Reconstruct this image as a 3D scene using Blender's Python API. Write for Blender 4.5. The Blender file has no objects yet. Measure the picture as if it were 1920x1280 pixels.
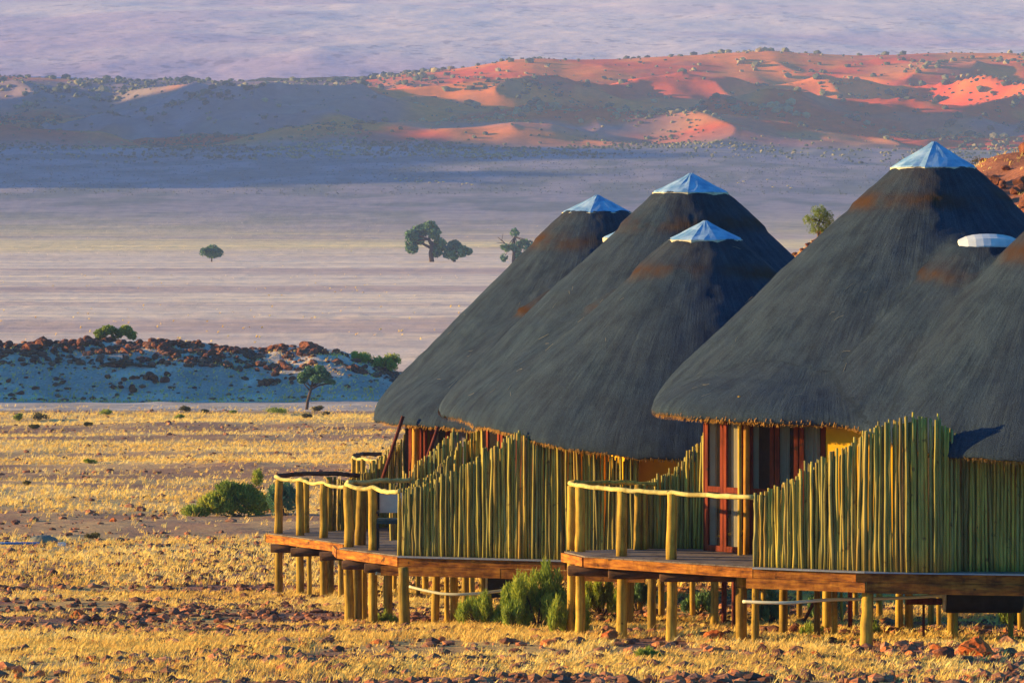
import bpy, math, numpy as np
R_ = math.radians
S = bpy.context.scene
COL = S.collection

# ------------------------------------------------------------------ camera, world, sun
F = 7200.0; CU = 960.0; HV = 360.0            # focal length in photo pixels, principal column, horizon row
cam_d = bpy.data.cameras.new('camera'); cam = bpy.data.objects.new('camera', cam_d); COL.objects.link(cam)
cam.location = (0, 0, 0); cam.rotation_euler = (R_(90), 0, 0)
cam_d.sensor_width = 36; cam_d.lens = 36 * F / 1920; cam_d.shift_y = -(640 - HV) / 1920
cam_d.clip_start = 1; cam_d.clip_end = 20000
S.camera = cam
SUN_EL, SUN_BACK = 9.5, 8.0                   # degrees above the horizon, degrees behind the image plane (from the left)
w = bpy.data.worlds.new('World'); S.world = w; w.use_nodes = True
nt = w.node_tree; bg = nt.nodes['Background']; sky = nt.nodes.new('ShaderNodeTexSky')
sky.sky_type = 'NISHITA'; sky.sun_disc = False; sky.sun_elevation = R_(SUN_EL)
az = math.atan2(-math.cos(R_(SUN_BACK)), math.sin(R_(SUN_BACK)))   # compass angle from +Y towards +X
sky.sun_rotation = az; sky.dust_density = 0.4; sky.ozone_density = 4.0
hs = nt.nodes.new('ShaderNodeHueSaturation'); hs.inputs['Saturation'].default_value = 1.85   # the deep clear blue of high desert air
nt.links.new(sky.outputs[0], hs.inputs['Color']); nt.links.new(hs.outputs[0], bg.inputs[0]); bg.inputs[1].default_value = 0.095
sd = bpy.data.lights.new('sun', 'SUN'); sd.energy = 5.0; sd.angle = R_(0.5); sd.color = (1.0, 0.66, 0.25)
sun = bpy.data.objects.new('sun', sd); COL.objects.link(sun)
from mathutils import Vector
tosun = Vector((-math.cos(R_(SUN_BACK)) * math.cos(R_(SUN_EL)), math.sin(R_(SUN_BACK)) * math.cos(R_(SUN_EL)), math.sin(R_(SUN_EL))))
sun.rotation_euler = tosun.to_track_quat('Z', 'Y').to_euler()
S.view_settings.view_transform = 'Standard'; S.view_settings.look = 'None'
S.view_settings.gamma = 1; S.view_settings.exposure = 1.75

# ------------------------------------------------------------------ noise and helpers
rng = np.random.default_rng(11)
def _h(ix, iy, s):
    h = (ix.astype(np.int64) * 374761393 + iy.astype(np.int64) * 668265263 + s * 144269504) & 0xffffffff
    h = ((h ^ (h >> 13)) * 1274126177) & 0xffffffff
    return ((h ^ (h >> 16)) & 0xffffff) / float(0xffffff)
def vn(x, y, s=0):
    x = np.asarray(x, float); y = np.asarray(y, float)
    ix = np.floor(x); iy = np.floor(y); fx = x - ix; fy = y - iy
    fx = fx * fx * (3 - 2 * fx); fy = fy * fy * (3 - 2 * fy)
    a = _h(ix, iy, s); b = _h(ix + 1, iy, s); c = _h(ix, iy + 1, s); d = _h(ix + 1, iy + 1, s)
    return (a + (b - a) * fx) * (1 - fy) + (c + (d - c) * fx) * fy
def fbm(x, y, s=0, o=4):
    t = 0; a = 1; n = 0
    for i in range(o):
        t = t + a * vn(x * 2 ** i, y * 2 ** i, s + 17 * i); n += a; a *= .5
    return t / n
def sst(a, b, x):
    t = np.clip((np.asarray(x, float) - a) / (b - a), 0, 1); return t * t * (3 - 2 * t)

def tag(o, label=None, cat=None, group=None, kind=None):
    if label: o['label'] = label
    if cat: o['category'] = cat
    if group: o['group'] = group
    if kind: o['kind'] = kind
    return o
def empty(name, loc=(0, 0, 0), rz=0):
    o = bpy.data.objects.new(name, None); COL.objects.link(o); o.location = loc; o.rotation_euler = (0, 0, rz)
    o.empty_display_size = .2
    return o
def link_mesh(name, me, mat, parent=None):
    o = bpy.data.objects.new(name, me); COL.objects.link(o)
    if mat and not me.materials: me.materials.append(mat)
    if parent: o.parent = parent
    return o

class MB:
    """collects vertices and faces and links them as one mesh object"""
    def __init__(s): s.v = []; s.r = []; s.f3 = []; s.f4 = []; s.n = 0; s.uv = None
    def add(s, v, f3=None, f4=None, r=.5):
        v = np.asarray(v, float).reshape(-1, 3); s.v.append(v)
        s.r.append(np.broadcast_to(np.asarray(r, float), (len(v),)).copy())
        if f3 is not None and len(f3): s.f3.append(np.asarray(f3) + s.n)
        if f4 is not None and len(f4): s.f4.append(np.asarray(f4) + s.n)
        s.n += len(v)
    def box(s, c, d, rz=0, r=.5):
        x, y, z = np.array(d) / 2
        v = np.array([(-x,-y,-z),(x,-y,-z),(x,y,-z),(-x,y,-z),(-x,-y,z),(x,-y,z),(x,y,z),(-x,y,z)])
        ca, sa = math.cos(rz), math.sin(rz)
        v = np.stack([v[:,0]*ca - v[:,1]*sa, v[:,0]*sa + v[:,1]*ca, v[:,2]], 1) + np.array(c)
        s.add(v, f4=[(3,2,1,0),(4,5,6,7),(0,1,5,4),(1,2,6,5),(2,3,7,6),(3,0,4,7)], r=r)
    def bar(s, p, q, h, t, z, r=.5):
        """box along the plan segment p-q: height h, thickness t, centre height z"""
        p = np.array(p, float); q = np.array(q, float); d = q - p; L = np.hypot(*d)
        s.box(((p[0]+q[0])/2, (p[1]+q[1])/2, z), (L, t, h), math.atan2(d[1], d[0]), r)
    def tube(s, P, rad, n=8, r=.5, cap=True, ell=None):
        P = np.asarray(P, float); k = len(P); rad = np.broadcast_to(np.asarray(rad, float), (k,))
        T = np.gradient(P, axis=0); T /= np.linalg.norm(T, axis=1)[:, None] + 1e-9
        up = np.array([0, 0, 1.]) if abs(T[:, 2]).mean() < .8 else np.array([0, 1., 0])
        A = np.cross(T, up); A /= np.linalg.norm(A, axis=1)[:, None] + 1e-9; B = np.cross(T, A)
        a = np.linspace(0, 2 * np.pi, n, endpoint=False)
        V = P[:, None] + rad[:, None, None] * (A[:, None] * np.cos(a)[None, :, None] + B[:, None] * np.sin(a)[None, :, None])
        V = V.reshape(-1, 3); i = np.arange(n); j = (i + 1) % n
        f4 = np.concatenate([np.stack([m*n+i, m*n+j, (m+1)*n+j, (m+1)*n+i], 1) for m in range(k-1)])
        f3 = None
        if cap:
            V = np.concatenate([V, P[:1], P[-1:]]); c0 = k*n
            f3 = np.concatenate([np.stack([j, i, np.full(n, c0)], 1), np.stack([(k-1)*n+i, (k-1)*n+j, np.full(n, c0+1)], 1)])
        s.add(V, f3, f4, r)
    def mesh(s, name, smooth=False):
        V = np.concatenate(s.v).astype(np.float32); me = bpy.data.meshes.new(name)
        f3 = np.concatenate(s.f3) if s.f3 else np.zeros((0, 3), int); f4 = np.concatenate(s.f4) if s.f4 else np.zeros((0, 4), int)
        lo = np.concatenate([f3.ravel(), f4.ravel()]).astype(np.int32); nf = len(f3) + len(f4)
        st = np.concatenate([np.arange(len(f3)) * 3, len(f3) * 3 + np.arange(len(f4)) * 4]).astype(np.int32)
        me.vertices.add(len(V)); me.vertices.foreach_set('co', V.ravel())
        me.loops.add(len(lo)); me.loops.foreach_set('vertex_index', lo)
        me.polygons.add(nf); me.polygons.foreach_set('loop_start', st)
        me.polygons.foreach_set('use_smooth', np.full(nf, smooth))
        me.update(calc_edges=True)
        a = me.attributes.new('rnd', 'FLOAT', 'POINT'); a.data.foreach_set('value', np.concatenate(s.r).astype(np.float32))
        return me
    def build(s, name, mat, parent=None, smooth=False, origin=None):
        me = s.mesh(name, smooth)
        if origin is not None: me.transform(__import__('mathutils').Matrix.Translation([-c for c in origin]))
        o = link_mesh(name, me, mat, parent)
        if origin is not None: o.location = origin
        return o

# ------------------------------------------------------------------ materials
def new_mat(name, rough=.9, spec=.2):
    m = bpy.data.materials.new(name); m.use_nodes = True
    b = m.node_tree.nodes['Principled BSDF']; b.inputs['Roughness'].default_value = rough
    b.inputs['Specular IOR Level'].default_value = spec
    return m, m.node_tree, b
def ramp(nt, stops, src):
    r = nt.nodes.new('ShaderNodeValToRGB'); e = r.color_ramp.elements
    while len(e) < len(stops): e.new(.5)
    for k, (p, c) in enumerate(stops): e[k].position = p; e[k].color = (*c, 1)
    nt.links.new(src, r.inputs[0]); return r.outputs[0]
def noise(nt, vec, scale, detail=4, rough=.55, vscale=None):
    if vscale:
        mp = nt.nodes.new('ShaderNodeMapping'); mp.inputs['Scale'].default_value = vscale
        nt.links.new(vec, mp.inputs[0]); vec = mp.outputs[0]
    n = nt.nodes.new('ShaderNodeTexNoise'); n.inputs['Scale'].default_value = scale
    n.inputs['Detail'].default_value = detail; n.inputs['Roughness'].default_value = rough
    nt.links.new(vec, n.inputs['Vector']); return n.outputs[0]
def coords(nt, what='Object'): return nt.nodes.new('ShaderNodeTexCoord').outputs[what]
def geo_pos(nt): return nt.nodes.new('ShaderNodeNewGeometry').outputs['Position']
def attr(nt, name, out='Fac'):
    a = nt.nodes.new('ShaderNodeAttribute'); a.attribute_name = name; return a.outputs[out]
def mix(nt, a, b, f, mode='MIX'):
    m = nt.nodes.new('ShaderNodeMix'); m.data_type = 'RGBA'; m.blend_type = mode
    for s_, v in ((0, f), (6, a), (7, b)):
        if hasattr(v, 'is_output'): nt.links.new(v, m.inputs[s_])
        else: m.inputs[s_].default_value = v if s_ == 0 else (*v, 1)
    return m.outputs[2]
def mth(nt, op, a, b=0.):
    m = nt.nodes.new('ShaderNodeMath'); m.operation = op
    for i, v in enumerate((a, b)):
        if hasattr(v, 'is_output'): nt.links.new(v, m.inputs[i])
        else: m.inputs[i].default_value = v
    return m.outputs[0]
def bump(nt, b, h, strength=.5, dist=.02):
    n = nt.nodes.new('ShaderNodeBump'); n.inputs['Strength'].default_value = strength; n.inputs['Distance'].default_value = dist
    nt.links.new(h, n.inputs['Height']); nt.links.new(n.outputs[0], b.inputs['Normal'])

def wood_mat(name, c0, c1, c2, grain=(1, 1, .06), sc=22, rough=.85, bs=.5):
    m, nt, b = new_mat(name, rough)
    g = noise(nt, geo_pos(nt), sc, 5, .6, grain)
    col = ramp(nt, [(.3, c0), (.5, c1), (.72, c2)], g)
    rn = attr(nt, 'rnd'); v = ramp(nt, [(0, (.55, .55, .55)), (1, (1.35, 1.35, 1.35))], rn)
    col = mix(nt, col, v, 1., 'MULTIPLY')
    st_ = noise(nt, geo_pos(nt), 3.2, 5, .7, (1, 1, .5)); col = mix(nt, col, ramp(nt, [(.36, (.45, .40, .36)), (.52, (1, 1, 1)), (.70, (1.12, 1.1, 1.0))], st_), .85, 'MULTIPLY')
    kn = noise(nt, geo_pos(nt), 7, 2, .5); col = mix(nt, col, (.04, .02, .01), ramp(nt, [(.69, (0, 0, 0)), (.75, (.8, .8, .8))], kn))
    nt.links.new(col, b.inputs['Base Color']); bump(nt, b, g, bs, .01)
    return m
M = {}
M['post'] = wood_mat('weathered_post', (.17, .11, .022), (.42, .26, .035), (.56, .37, .06))
M['rail'] = wood_mat('peeled_rail', (.40, .34, .10), (.56, .47, .15), (.66, .56, .22), (.3, .3, 1))
M['beam'] = wood_mat('stained_beam', (.10, .03, .010), (.36, .12, .016), (.60, .25, .03), (.8, .8, 4.5), 4.5, .85, .8)
M['darklog'] = wood_mat('dark_log', (.045, .025, .018), (.10, .05, .03), (.16, .08, .045), (.2, 1, 1), 16)
M['deck'] = wood_mat('deck_board', (.13, .10, .08), (.21, .17, .13), (.28, .23, .18), (.3, 8, 1), 6)
M['redwood'] = wood_mat('red_stained_frame', (.12, .02, .010), (.24, .038, .013), (.34, .075, .02))
M['strut'] = wood_mat('dark_red_strut', (.08, .015, .012), (.15, .03, .02), (.22, .05, .03))
M['orangepost'] = wood_mat('varnished_post', (.25, .10, .02), (.50, .24, .03), (.62, .34, .05))

def pole_mat():
    m, nt, b = new_mat('screen_pole', .8, .25)
    rn = attr(nt, 'rnd')
    c = ramp(nt, [(0, (.20, .155, .05)), (.25, (.29, .25, .06)), (.5, (.39, .32, .065)), (.75, (.47, .37, .06)), (.9, (.42, .26, .05)), (1, (.25, .26, .09))], rn)
    g = noise(nt, geo_pos(nt), 14, 4, .6, (1, 1, .15))
    c = mix(nt, c, ramp(nt, [(.25, (.45, .42, .4)), (.6, (1.15, 1.15, 1.15))], g), 1., 'MULTIPLY')
    k = noise(nt, geo_pos(nt), 9, 2, .5)
    c = mix(nt, c, (.08, .035, .015), ramp(nt, [(.66, (0, 0, 0)), (.74, (.7, .7, .7))], k))
    nt.links.new(c, b.inputs['Base Color']); bump(nt, b, g, .5, .006)
    return m
M['pole'] = pole_mat()

def thatch_mat():
    m, nt, b = new_mat('weathered_thatch', .95, .1)
    uv = coords(nt, 'UV')
    st = noise(nt, uv, 1, 5, .65, (60, 1.6, 1)); st2 = noise(nt, uv, 1, 3, .6, (14, .7, 1)); fi = noise(nt, geo_pos(nt), 60, 4, .75)
    pt = noise(nt, geo_pos(nt), .9, 4, .6)
    c = ramp(nt, [(.25, (.022, .038, .064)), (.5, (.031, .052, .084)), (.78, (.045, .071, .105))], st)
    c = mix(nt, c, ramp(nt, [(.35, (.72, .78, .85)), (.7, (1.35, 1.3, 1.2))], st2), .8, 'MULTIPLY')
    c = mix(nt, c, ramp(nt, [(.3, (.40, .40, .40)), (.75, (1.95, 1.95, 1.9))], fi), .85, 'MULTIPLY')
    c = mix(nt, c, ramp(nt, [(.32, (.62, .64, .68)), (.5, (1, 1, 1)), (.68, (1.35, 1.3, 1.22))], noise(nt, geo_pos(nt), 2.2, 6, .65)), .8, 'MULTIPLY')
    col = attr(nt, 'rnd')   # brown, newer reed showing round the ridge collar
    br = mth(nt, 'MULTIPLY', col, ramp(nt, [(.35, (0, 0, 0)), (.62, (1, 1, 1))], pt))
    c = mix(nt, c, (.075, .036, .014), br)
    # loose stalks and pale scratches of the wire net
    sc = noise(nt, geo_pos(nt), 7, 8, .75)
    c = mix(nt, c, (.20, .19, .16), ramp(nt, [(.66, (0, 0, 0)), (.74, (.55, .55, .55))], sc))
    nt.links.new(c, b.inputs['Base Color'])
    h = mth(nt, 'ADD', mth(nt, 'MULTIPLY', st, .7), mth(nt, 'MULTIPLY', fi, .8)); bump(nt, b, h, .9, .05)
    return m
M['thatch'] = thatch_mat()
def simple(name, c0, c1, sc, rough=.9, spec=.2, bs=0, metal=0, lo=.3, hi=.7, vs=None):
    m, nt, b = new_mat(name, rough, spec); g = noise(nt, geo_pos(nt), sc, 5, .6, vs)
    nt.links.new(ramp(nt, [(lo, c0), (hi, c1)], g), b.inputs['Base Color']); b.inputs['Metallic'].default_value = metal
    if bs: bump(nt, b, g, bs, .02)
    return m
M['soffit'] = simple('reed_underside', (.12, .06, .02), (.42, .22, .05), 30, .9, .1, .6)
M['cap'] = simple('painted_ridge_cap', (.12, .27, .46), (.34, .50, .66), 4, .65, .3, .5, 0, .38, .66)
M['paleblue'] = simple('ribbed_pale_sheet', (.50, .55, .58), (.66, .70, .70), 6, .6)
M['stalk'] = simple('dry_stalk', (.13, .125, .10), (.28, .26, .19), 8)
M['caprim'] = simple('pale_cap_rim', (.42, .40, .30), (.62, .58, .44), 8, .7)
M['plaster'] = simple('ochre_plaster', (.60, .31, .012), (.78, .42, .02), 2.5, .9, .1, .1)
M['curtain'] = simple('cream_curtain', (.66, .60, .42), (.78, .72, .52), 3, .9, .1)
M['lilac'] = simple('lilac_curtain', (.42, .40, .62), (.55, .52, .72), 3, .9, .1)
M['dark'] = simple('dark_paint', (.012, .012, .014), (.03, .03, .035), 6, .6)
M['teal'] = simple('teal_canvas', (.03, .055, .06), (.05, .085, .09), 10, .8)
M['canvas'] = simple('grey_canvas', (.66, .58, .46), (.76, .68, .56), 12, .9)
M['pipe'] = simple('cream_pipe', (.58, .55, .36), (.70, .66, .44), 6, .5, .4)
M['edge'] = simple('grey_edge_strip', (.22, .24, .26), (.34, .36, .38), 9, .6, .4)
M['blue'] = simple('blue_plastic', (.04, .17, .42), (.07, .25, .55), 6, .5, .4)
M['tarp'] = simple('dusty_tarp', (.05, .10, .13), (.26, .22, .12), 3, .8, .2, .5)
M['white'] = simple('white_plastic', (.55, .55, .55), (.7, .7, .68), 6, .6)
M['steel'] = simple('pale_steel', (.45, .45, .36), (.60, .58, .45), 6, .45, .5)
M['bark'] = simple('bark', (.05, .032, .02), (.14, .09, .06), 6, .95, .1, .5)
M['shadewall'] = simple('shade_dark_wall', (.03, .02, .014), (.07, .045, .03), 14, .9)  # wall colour kept dark so interiors and screen gaps look shaded
def glass_mat():
    m, nt, b = new_mat('window_glass', .06, .5); b.inputs['Base Color'].default_value = (.035, .03, .03, 1)
    b.inputs['Alpha'].default_value = .22; return m
M['glass'] = glass_mat()

def rock_mat(name, c0, c1, c2):
    m, nt, b = new_mat(name, .92, .15); g = noise(nt, geo_pos(nt), 3.0, 6, .65)
    c = ramp(nt, [(.3, c0), (.5, c1), (.7, c2)], g)
    c = mix(nt, c, ramp(nt, [(0, (.45, .42, .52)), (.6, (1, 1, 1)), (1, (1.7, 1.35, 1.1))], attr(nt, 'rnd')), 1., 'MULTIPLY')
    nt.links.new(c, b.inputs['Base Color']); bump(nt, b, noise(nt, geo_pos(nt), 9, 6, .7), .7, .06)
    return m
M['rock'] = rock_mat('red_rock', (.07, .03, .024), (.19, .065, .035), (.36, .13, .06))
M['stone'] = rock_mat('gravel_stone', (.12, .06, .045), (.33, .14, .07), (.50, .27, .16))
M['orangerock'] = rock_mat('orange_rock', (.42, .09, .02), (.60, .16, .04), (.66, .26, .10))

def leaf_mat(name, stops, tr=.4):
    m, nt, b = new_mat(name, .75, .2)
    c = ramp(nt, stops, attr(nt, 'rnd')); nt.links.new(c, b.inputs['Base Color'])
    t = nt.nodes.new('ShaderNodeBsdfTranslucent'); nt.links.new(c, t.inputs[0]); ms = nt.nodes.new('ShaderNodeMixShader')
    ms.inputs[0].default_value = tr; nt.links.new(b.outputs[0], ms.inputs[1]); nt.links.new(t.outputs[0], ms.inputs[2])
    nt.links.new(ms.outputs[0], nt.nodes['Material Output'].inputs[0])
    return m
M['straw'] = leaf_mat('straw_grass', [(0, (.42, .25, .09)), (.25, (.78, .50, .12)), (.6, (.92, .66, .16)), (1, (.92, .76, .32))], .3)
M['leaf'] = leaf_mat('shrub_leaf', [(0, (.10, .16, .03)), (.5, (.28, .36, .05)), (.85, (.48, .50, .07)), (1, (.62, .48, .09))])
M['leafy'] = leaf_mat('yellow_green_leaf', [(0, (.09, .15, .03)), (.5, (.24, .33, .05)), (1, (.44, .48, .09))])
M['acacia'] = leaf_mat('acacia_leaf', [(0, (.06, .14, .09)), (.5, (.13, .25, .12)), (1, (.24, .38, .13))], .15)
M['dryleaf'] = leaf_mat('dry_bush_leaf', [(0, (.05, .05, .02)), (.5, (.12, .11, .035)), (1, (.24, .19, .06))])
M['duneshrub'] = leaf_mat('dune_shrub', [(0, (.04, .06, .035)), (.4, (.10, .13, .06)), (.7, (.22, .22, .09)), (1, (.42, .34, .14))], .1)

# ------------------------------------------------------------------ terrain
PY = np.array([-60, 0, 30, 45.5, 56, 66.5, 79, 103, 160, 225, 262, 290, 400, 800, 1050, 1150, 1250, 1350, 1450, 1550, 1700, 1800, 2000, 2200, 2450, 2700, 3000, 3600, 4400, 5200, 6500.])
PZ = np.array([-2.2, -3.0, -4.8, -5.8, -6.53, -7.5, -8.4, -9.5, -11.7, -13.6, -14.9, -15.7, -16, -16, -15.2, -14.2, -12.2, -8.6, -3.8, 1.8, 11., 18., 30., 44., 56., 64., 86., 142., 214., 262., 300.])
CRU = np.array([-1500, -600, 0, 120, 250, 500, 700, 780, 860, 1000, 1100, 1200, 1350, 1450, 1540, 1620, 1700, 1800, 1920, 2600, 3500.])
CRV = np.array([150, 140, 143, 150, 148, 152, 150, 138, 128, 106, 114, 108, 100, 93, 99, 113, 97, 98, 101, 110, 110.])
_cu = np.arange(-2000, 4001, 20.); _cv = np.interp(_cu, CRU, CRV); _w = np.exp(-(np.arange(-9, 10) / 4.) ** 2); _cv = np.convolve(np.pad(_cv, 9, 'edge'), _w / _w.sum(), 'valid')
def gz(x, y):
    x = np.asarray(x, float); y = np.asarray(y, float)
    z = np.interp(y, PY, PZ)
    u = CU + F * x / np.maximum(y, 30)
    # small relief near by
    z = z + (fbm(x * .35, y * .35, 3) - .5) * .22 * sst(20, 50, y) + (fbm(x * .05, y * .04, 5) - .5) * .9 * sst(80, 130, y) * (1 - sst(230, 262, y))
    # rocky ridge on the left at about 300 m
    xr = 300 * (u - CU) / F
    hr = 3.5 * (1 - sst(-16, -3.5, xr)) * (.86 + .3 * fbm(x * .11, 0 * y, 9, 3))
    yc = 300 + 4 * (fbm(x * .06, 0 * y, 12) - .5)
    wd = 11 + 12 * fbm(x * .09, 0 * y, 14, 2)
    ridge = np.where(y < yc, sst(-1, -.04, (y - yc) / wd) ** 1.25, 1 - sst(1, 40, y - yc))
    z = z + hr * ridge + (fbm(x * .5, y * .5, 8) - .5) * 1.0 * (ridge > 0) * ridge * (1 - sst(-16, -3.5, xr))
    # boulder hill behind the huts on the right
    hill = 13.8 * sst(-5, 22, x) * (1 - .10 * sst(12.5, 18.5, x)) * np.exp(-((y - 150) / 38) ** 2) * (1 + .25 * (fbm(x * .15, y * .15, 21) - .5))
    z = z + np.where(y > 88, hill * sst(88, 118, y), 0)
    # unseen rise and mountain at left, added to shade ridge front and far slope
    z = z + 15.0 * np.exp(-((x + 96) / 15) ** 2 - ((y - 299) / 9) ** 2)
    mh = (sst(1080, 2000, y + 420 * (fbm(y * .012, x * .012, 27, 4) - .5)) * (1 - sst(2900, 3300, y))) * (172 + 60 * (fbm(y * .006, 0 * y, 25, 3) - .5) + 22 * sst(1900, 2500, y)) * (1 - .12 * np.exp(-((y - 2060) / 40) ** 2))
    z = z + mh * np.exp(-(np.minimum(np.abs(x + 960) / 210, 9)) ** 2.2)
    # slope and dunes
    far = sst(1300, 1700, y)
    z = z + far * (fbm(x * .012, y * .006, 31) - .5) * 6
    dn = sst(1820, 2050, y) * (1 - sst(2520, 2700, y))
    rd = 1 - np.abs(2 * fbm(x * .0040 + y * .0016, y * .0042 - x * .0006, 41, 3) - 1)
    rd2 = 1 - np.abs(2 * fbm(x * .013 + y * .004, y * .012, 47, 3) - 1)
    z = z + dn * ((rd ** 3) * 27 + (rd2 ** 2) * 13 - 18)
    # first low crest (lit line)
    y1 = 1935 + 40 * (fbm(x * .004, 0 * y, 51, 3) - .5)
    h1 = 6.5 * sst(.30, .62, fbm(x * .012, 0 * y, 53, 2)) + 1.5
    z = z + h1 * np.where(y < y1, np.exp(-((y - y1) / 26) ** 2), np.exp(-((y - y1) / 60) ** 2))
    # main crest, silhouetted against the far slope
    y2 = 2480 + 90 * (fbm(x * .003, 0 * y, 61, 2) - .5)
    zc = (HV - np.interp(u, _cu, _cv)) / F * y2
    base2 = np.interp(y2, PY, PZ)
    h2 = zc - base2 + (fbm(x * .03, 0 * y, 63, 3) - .5) * 2.0
    wf = np.where(y < y2, np.exp(-((y - y2) / 150) ** 2), np.exp(-((y - y2) / 85) ** 2))
    z = z * (1 - wf) + (np.interp(y, PY, PZ) + h2 * 1.0) * wf + np.where(y < y2, 0, 0)
    # far gravel slope: low swells
    z = z + sst(2800, 3300, y) * ((fbm(x * .0015, y * .0012, 71, 3) - .5) * 26)
    return z
def ground(x, y): return float(gz(np.array([x]), np.array([y]))[0])
_Y = np.concatenate([np.arange(42, 400, .25), np.arange(400, 6000, 3.)])
def hit(u, v):
    Xs = (u - CU) / F * _Y; Zr = (HV - v) / F * _Y; Zg = gz(Xs, _Y); k = np.argmax(Zr < Zg)
    return float(Xs[k]), float(_Y[k]), float(Zg[k])
def P3(u, v, D): return ((u - CU) / F * D, D, (HV - v) / F * D)

def terrain():
    ys = np.concatenate([np.arange(-60, 40, 4.), np.arange(40, 110, .22), np.geomspace(110, 280, 260)[:-1], np.arange(280, 320, .3),
                         np.geomspace(320, 1700, 260)[:-1], np.arange(1700, 2700, 3.2), np.geomspace(2700, 6500, 240)])
    s = np.concatenate([np.linspace(-1, -.2, 60)[:-1], np.linspace(-.2, .2, 640), np.linspace(.2, 1, 60)[1:]])
    Yg, Sg = np.meshgrid(ys, s, indexing='ij'); W = np.maximum(Yg, 0) * .75 + 60
    Xg = Sg * W; Zg = gz(Xg, Yg)
    n, m = Xg.shape; V = np.stack([Xg, Yg, Zg], -1).reshape(-1, 3)
    i, j = np.meshgrid(np.arange(n-1), np.arange(m-1), indexing='ij'); a = (i*m + j).ravel()
    b = MB(); b.add(V, f4=np.stack([a, a+1, a+m+1, a+m], 1)); me = b.mesh('ground', True)
    x, y, z = V.T; u = CU + F * x / np.maximum(y, 30)
    def L(c): return np.array(c)[None, :]
    def mixc(a_, b_, t): return a_ * (1 - t[:, None]) + b_ * t[:, None]
    C = np.repeat(L((.30, .15, .10)), len(V), 0)
    C = mixc(C, L((.55, .36, .13)), sst(.45, .62, fbm(x * .35, y * .22, 101)))
    C = mixc(C, L((.20, .09, .085)), .9 * sst(.56, .64, fbm(x * .12, y * .22, 103)))
    # straw field
    fld = sst(86, 105, y); band = sst(.42, .54, fbm(x * .012, y * .10, 105)); sm = sst(.4, .65, fbm(x * .5, y * .25, 107))
    Cf = mixc(np.repeat(L((.34, .20, .12)), len(V), 0), L((.66, .46, .19)), np.clip(band * .75 + sm * .4, 0, 1))
    C = mixc(C, Cf, fld)
    # bare strip before the ridge
    C = mixc(C, mixc(np.repeat(L((.42, .36, .31)), len(V), 0), L((.60, .51, .42)), sst(.45, .65, fbm(x * .3, y * .4, 109))), sst(258, 266, y) )
    # plain with long streaks
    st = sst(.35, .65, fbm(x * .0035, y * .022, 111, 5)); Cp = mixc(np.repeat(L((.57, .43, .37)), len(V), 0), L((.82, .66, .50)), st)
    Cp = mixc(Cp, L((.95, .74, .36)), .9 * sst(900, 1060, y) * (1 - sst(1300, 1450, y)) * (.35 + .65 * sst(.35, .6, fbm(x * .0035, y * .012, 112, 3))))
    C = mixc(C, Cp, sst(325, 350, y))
    C = mixc(C, L((.30, .12, .07)), sst(1.5, 3.5, 13.2 * sst(-5, 22, x) * np.exp(-((y - 150) / 38) ** 2)) * (y > 88) * (x > 0))
    # grey shrubby slope; the early fade to grey paints in a soft shadow edge
    ve = sst(.35, .65, fbm(x * .05, y * .03, 113)); Cs = mixc(np.repeat(L((.30, .27, .30)), len(V), 0), L((.17, .19, .20)), ve)
    C = mixc(C, Cs, sst(980, 1480, y))
    # red sand of the dunes with vegetated ground between
    C = mixc(C, L((.40, .17, .13)), sst(1860, 2000, y) * (.35 + .5 * sst(300, 800, u)))
    sand = np.clip(sst(1850, 1930, y) * sst(.34, .46, fbm(x * .006 + 3, y * .009, 115, 4)), 0, 1) * (1 - sst(2560, 2640, y))
    sand = np.maximum(sand, .9 * sst(2080, 2250, y) * (1 - sst(2560, 2660, y)) * sst(620, 900, u))
    C = mixc(C, mixc(np.repeat(L((.80, .105, .012)), len(V), 0), L((.92, .25, .03)), sst(.4, .6, fbm(x * .02, y * .02, 117))), sand)
    vg = sst(.56, .66, fbm(x * .018, y * .02, 119, 4)) * sst(1750, 1900, y) * (1 - sst(2500, 2600, y))
    C = mixc(C, L((.24, .22, .15)), .35 * vg)
    # pale far slope with small dark grass streaks
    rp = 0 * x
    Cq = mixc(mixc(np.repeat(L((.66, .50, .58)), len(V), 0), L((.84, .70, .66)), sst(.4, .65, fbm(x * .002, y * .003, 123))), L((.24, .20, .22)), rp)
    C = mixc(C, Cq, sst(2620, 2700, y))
    ca = me.color_attributes.new('zone', 'FLOAT_COLOR', 'POINT')
    ca.data.foreach_set('color', np.concatenate([C, np.ones((len(C), 1))], 1).astype(np.float32).ravel())
    for nm, val in (('farslope', sst(2620, 2800, y)), ('plain', sst(320, 400, y) * (1 - sst(1200, 1500, y)))):
        at = me.attributes.new(nm, 'FLOAT', 'POINT'); at.data.foreach_set('value', val.astype(np.float32))
    mt, nt, bs = new_mat('dry_ground', .95, .1)
    c = attr(nt, 'zone', 'Color'); p = geo_pos(nt)
    c = mix(nt, c, ramp(nt, [(.3, (.55, .52, .55)), (.7, (1.45, 1.45, 1.4))], noise(nt, p, 5, 6, .7)), .75, 'MULTIPLY')
    c = mix(nt, c, ramp(nt, [(.3, (.7, .7, .72)), (.7, (1.25, 1.25, 1.2))], noise(nt, p, .12, 5, .65)), .7, 'MULTIPLY')
    fa = attr(nt, 'farslope')                    # short dark grass streaks of the distant gravel slope
    mp = nt.nodes.new('ShaderNodeMapping'); mp.inputs['Rotation'].default_value = (0, 0, .25); mp.inputs['Scale'].default_value = (1/13., 1/34., 1/20.); nt.links.new(p, mp.inputs[0])
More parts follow.
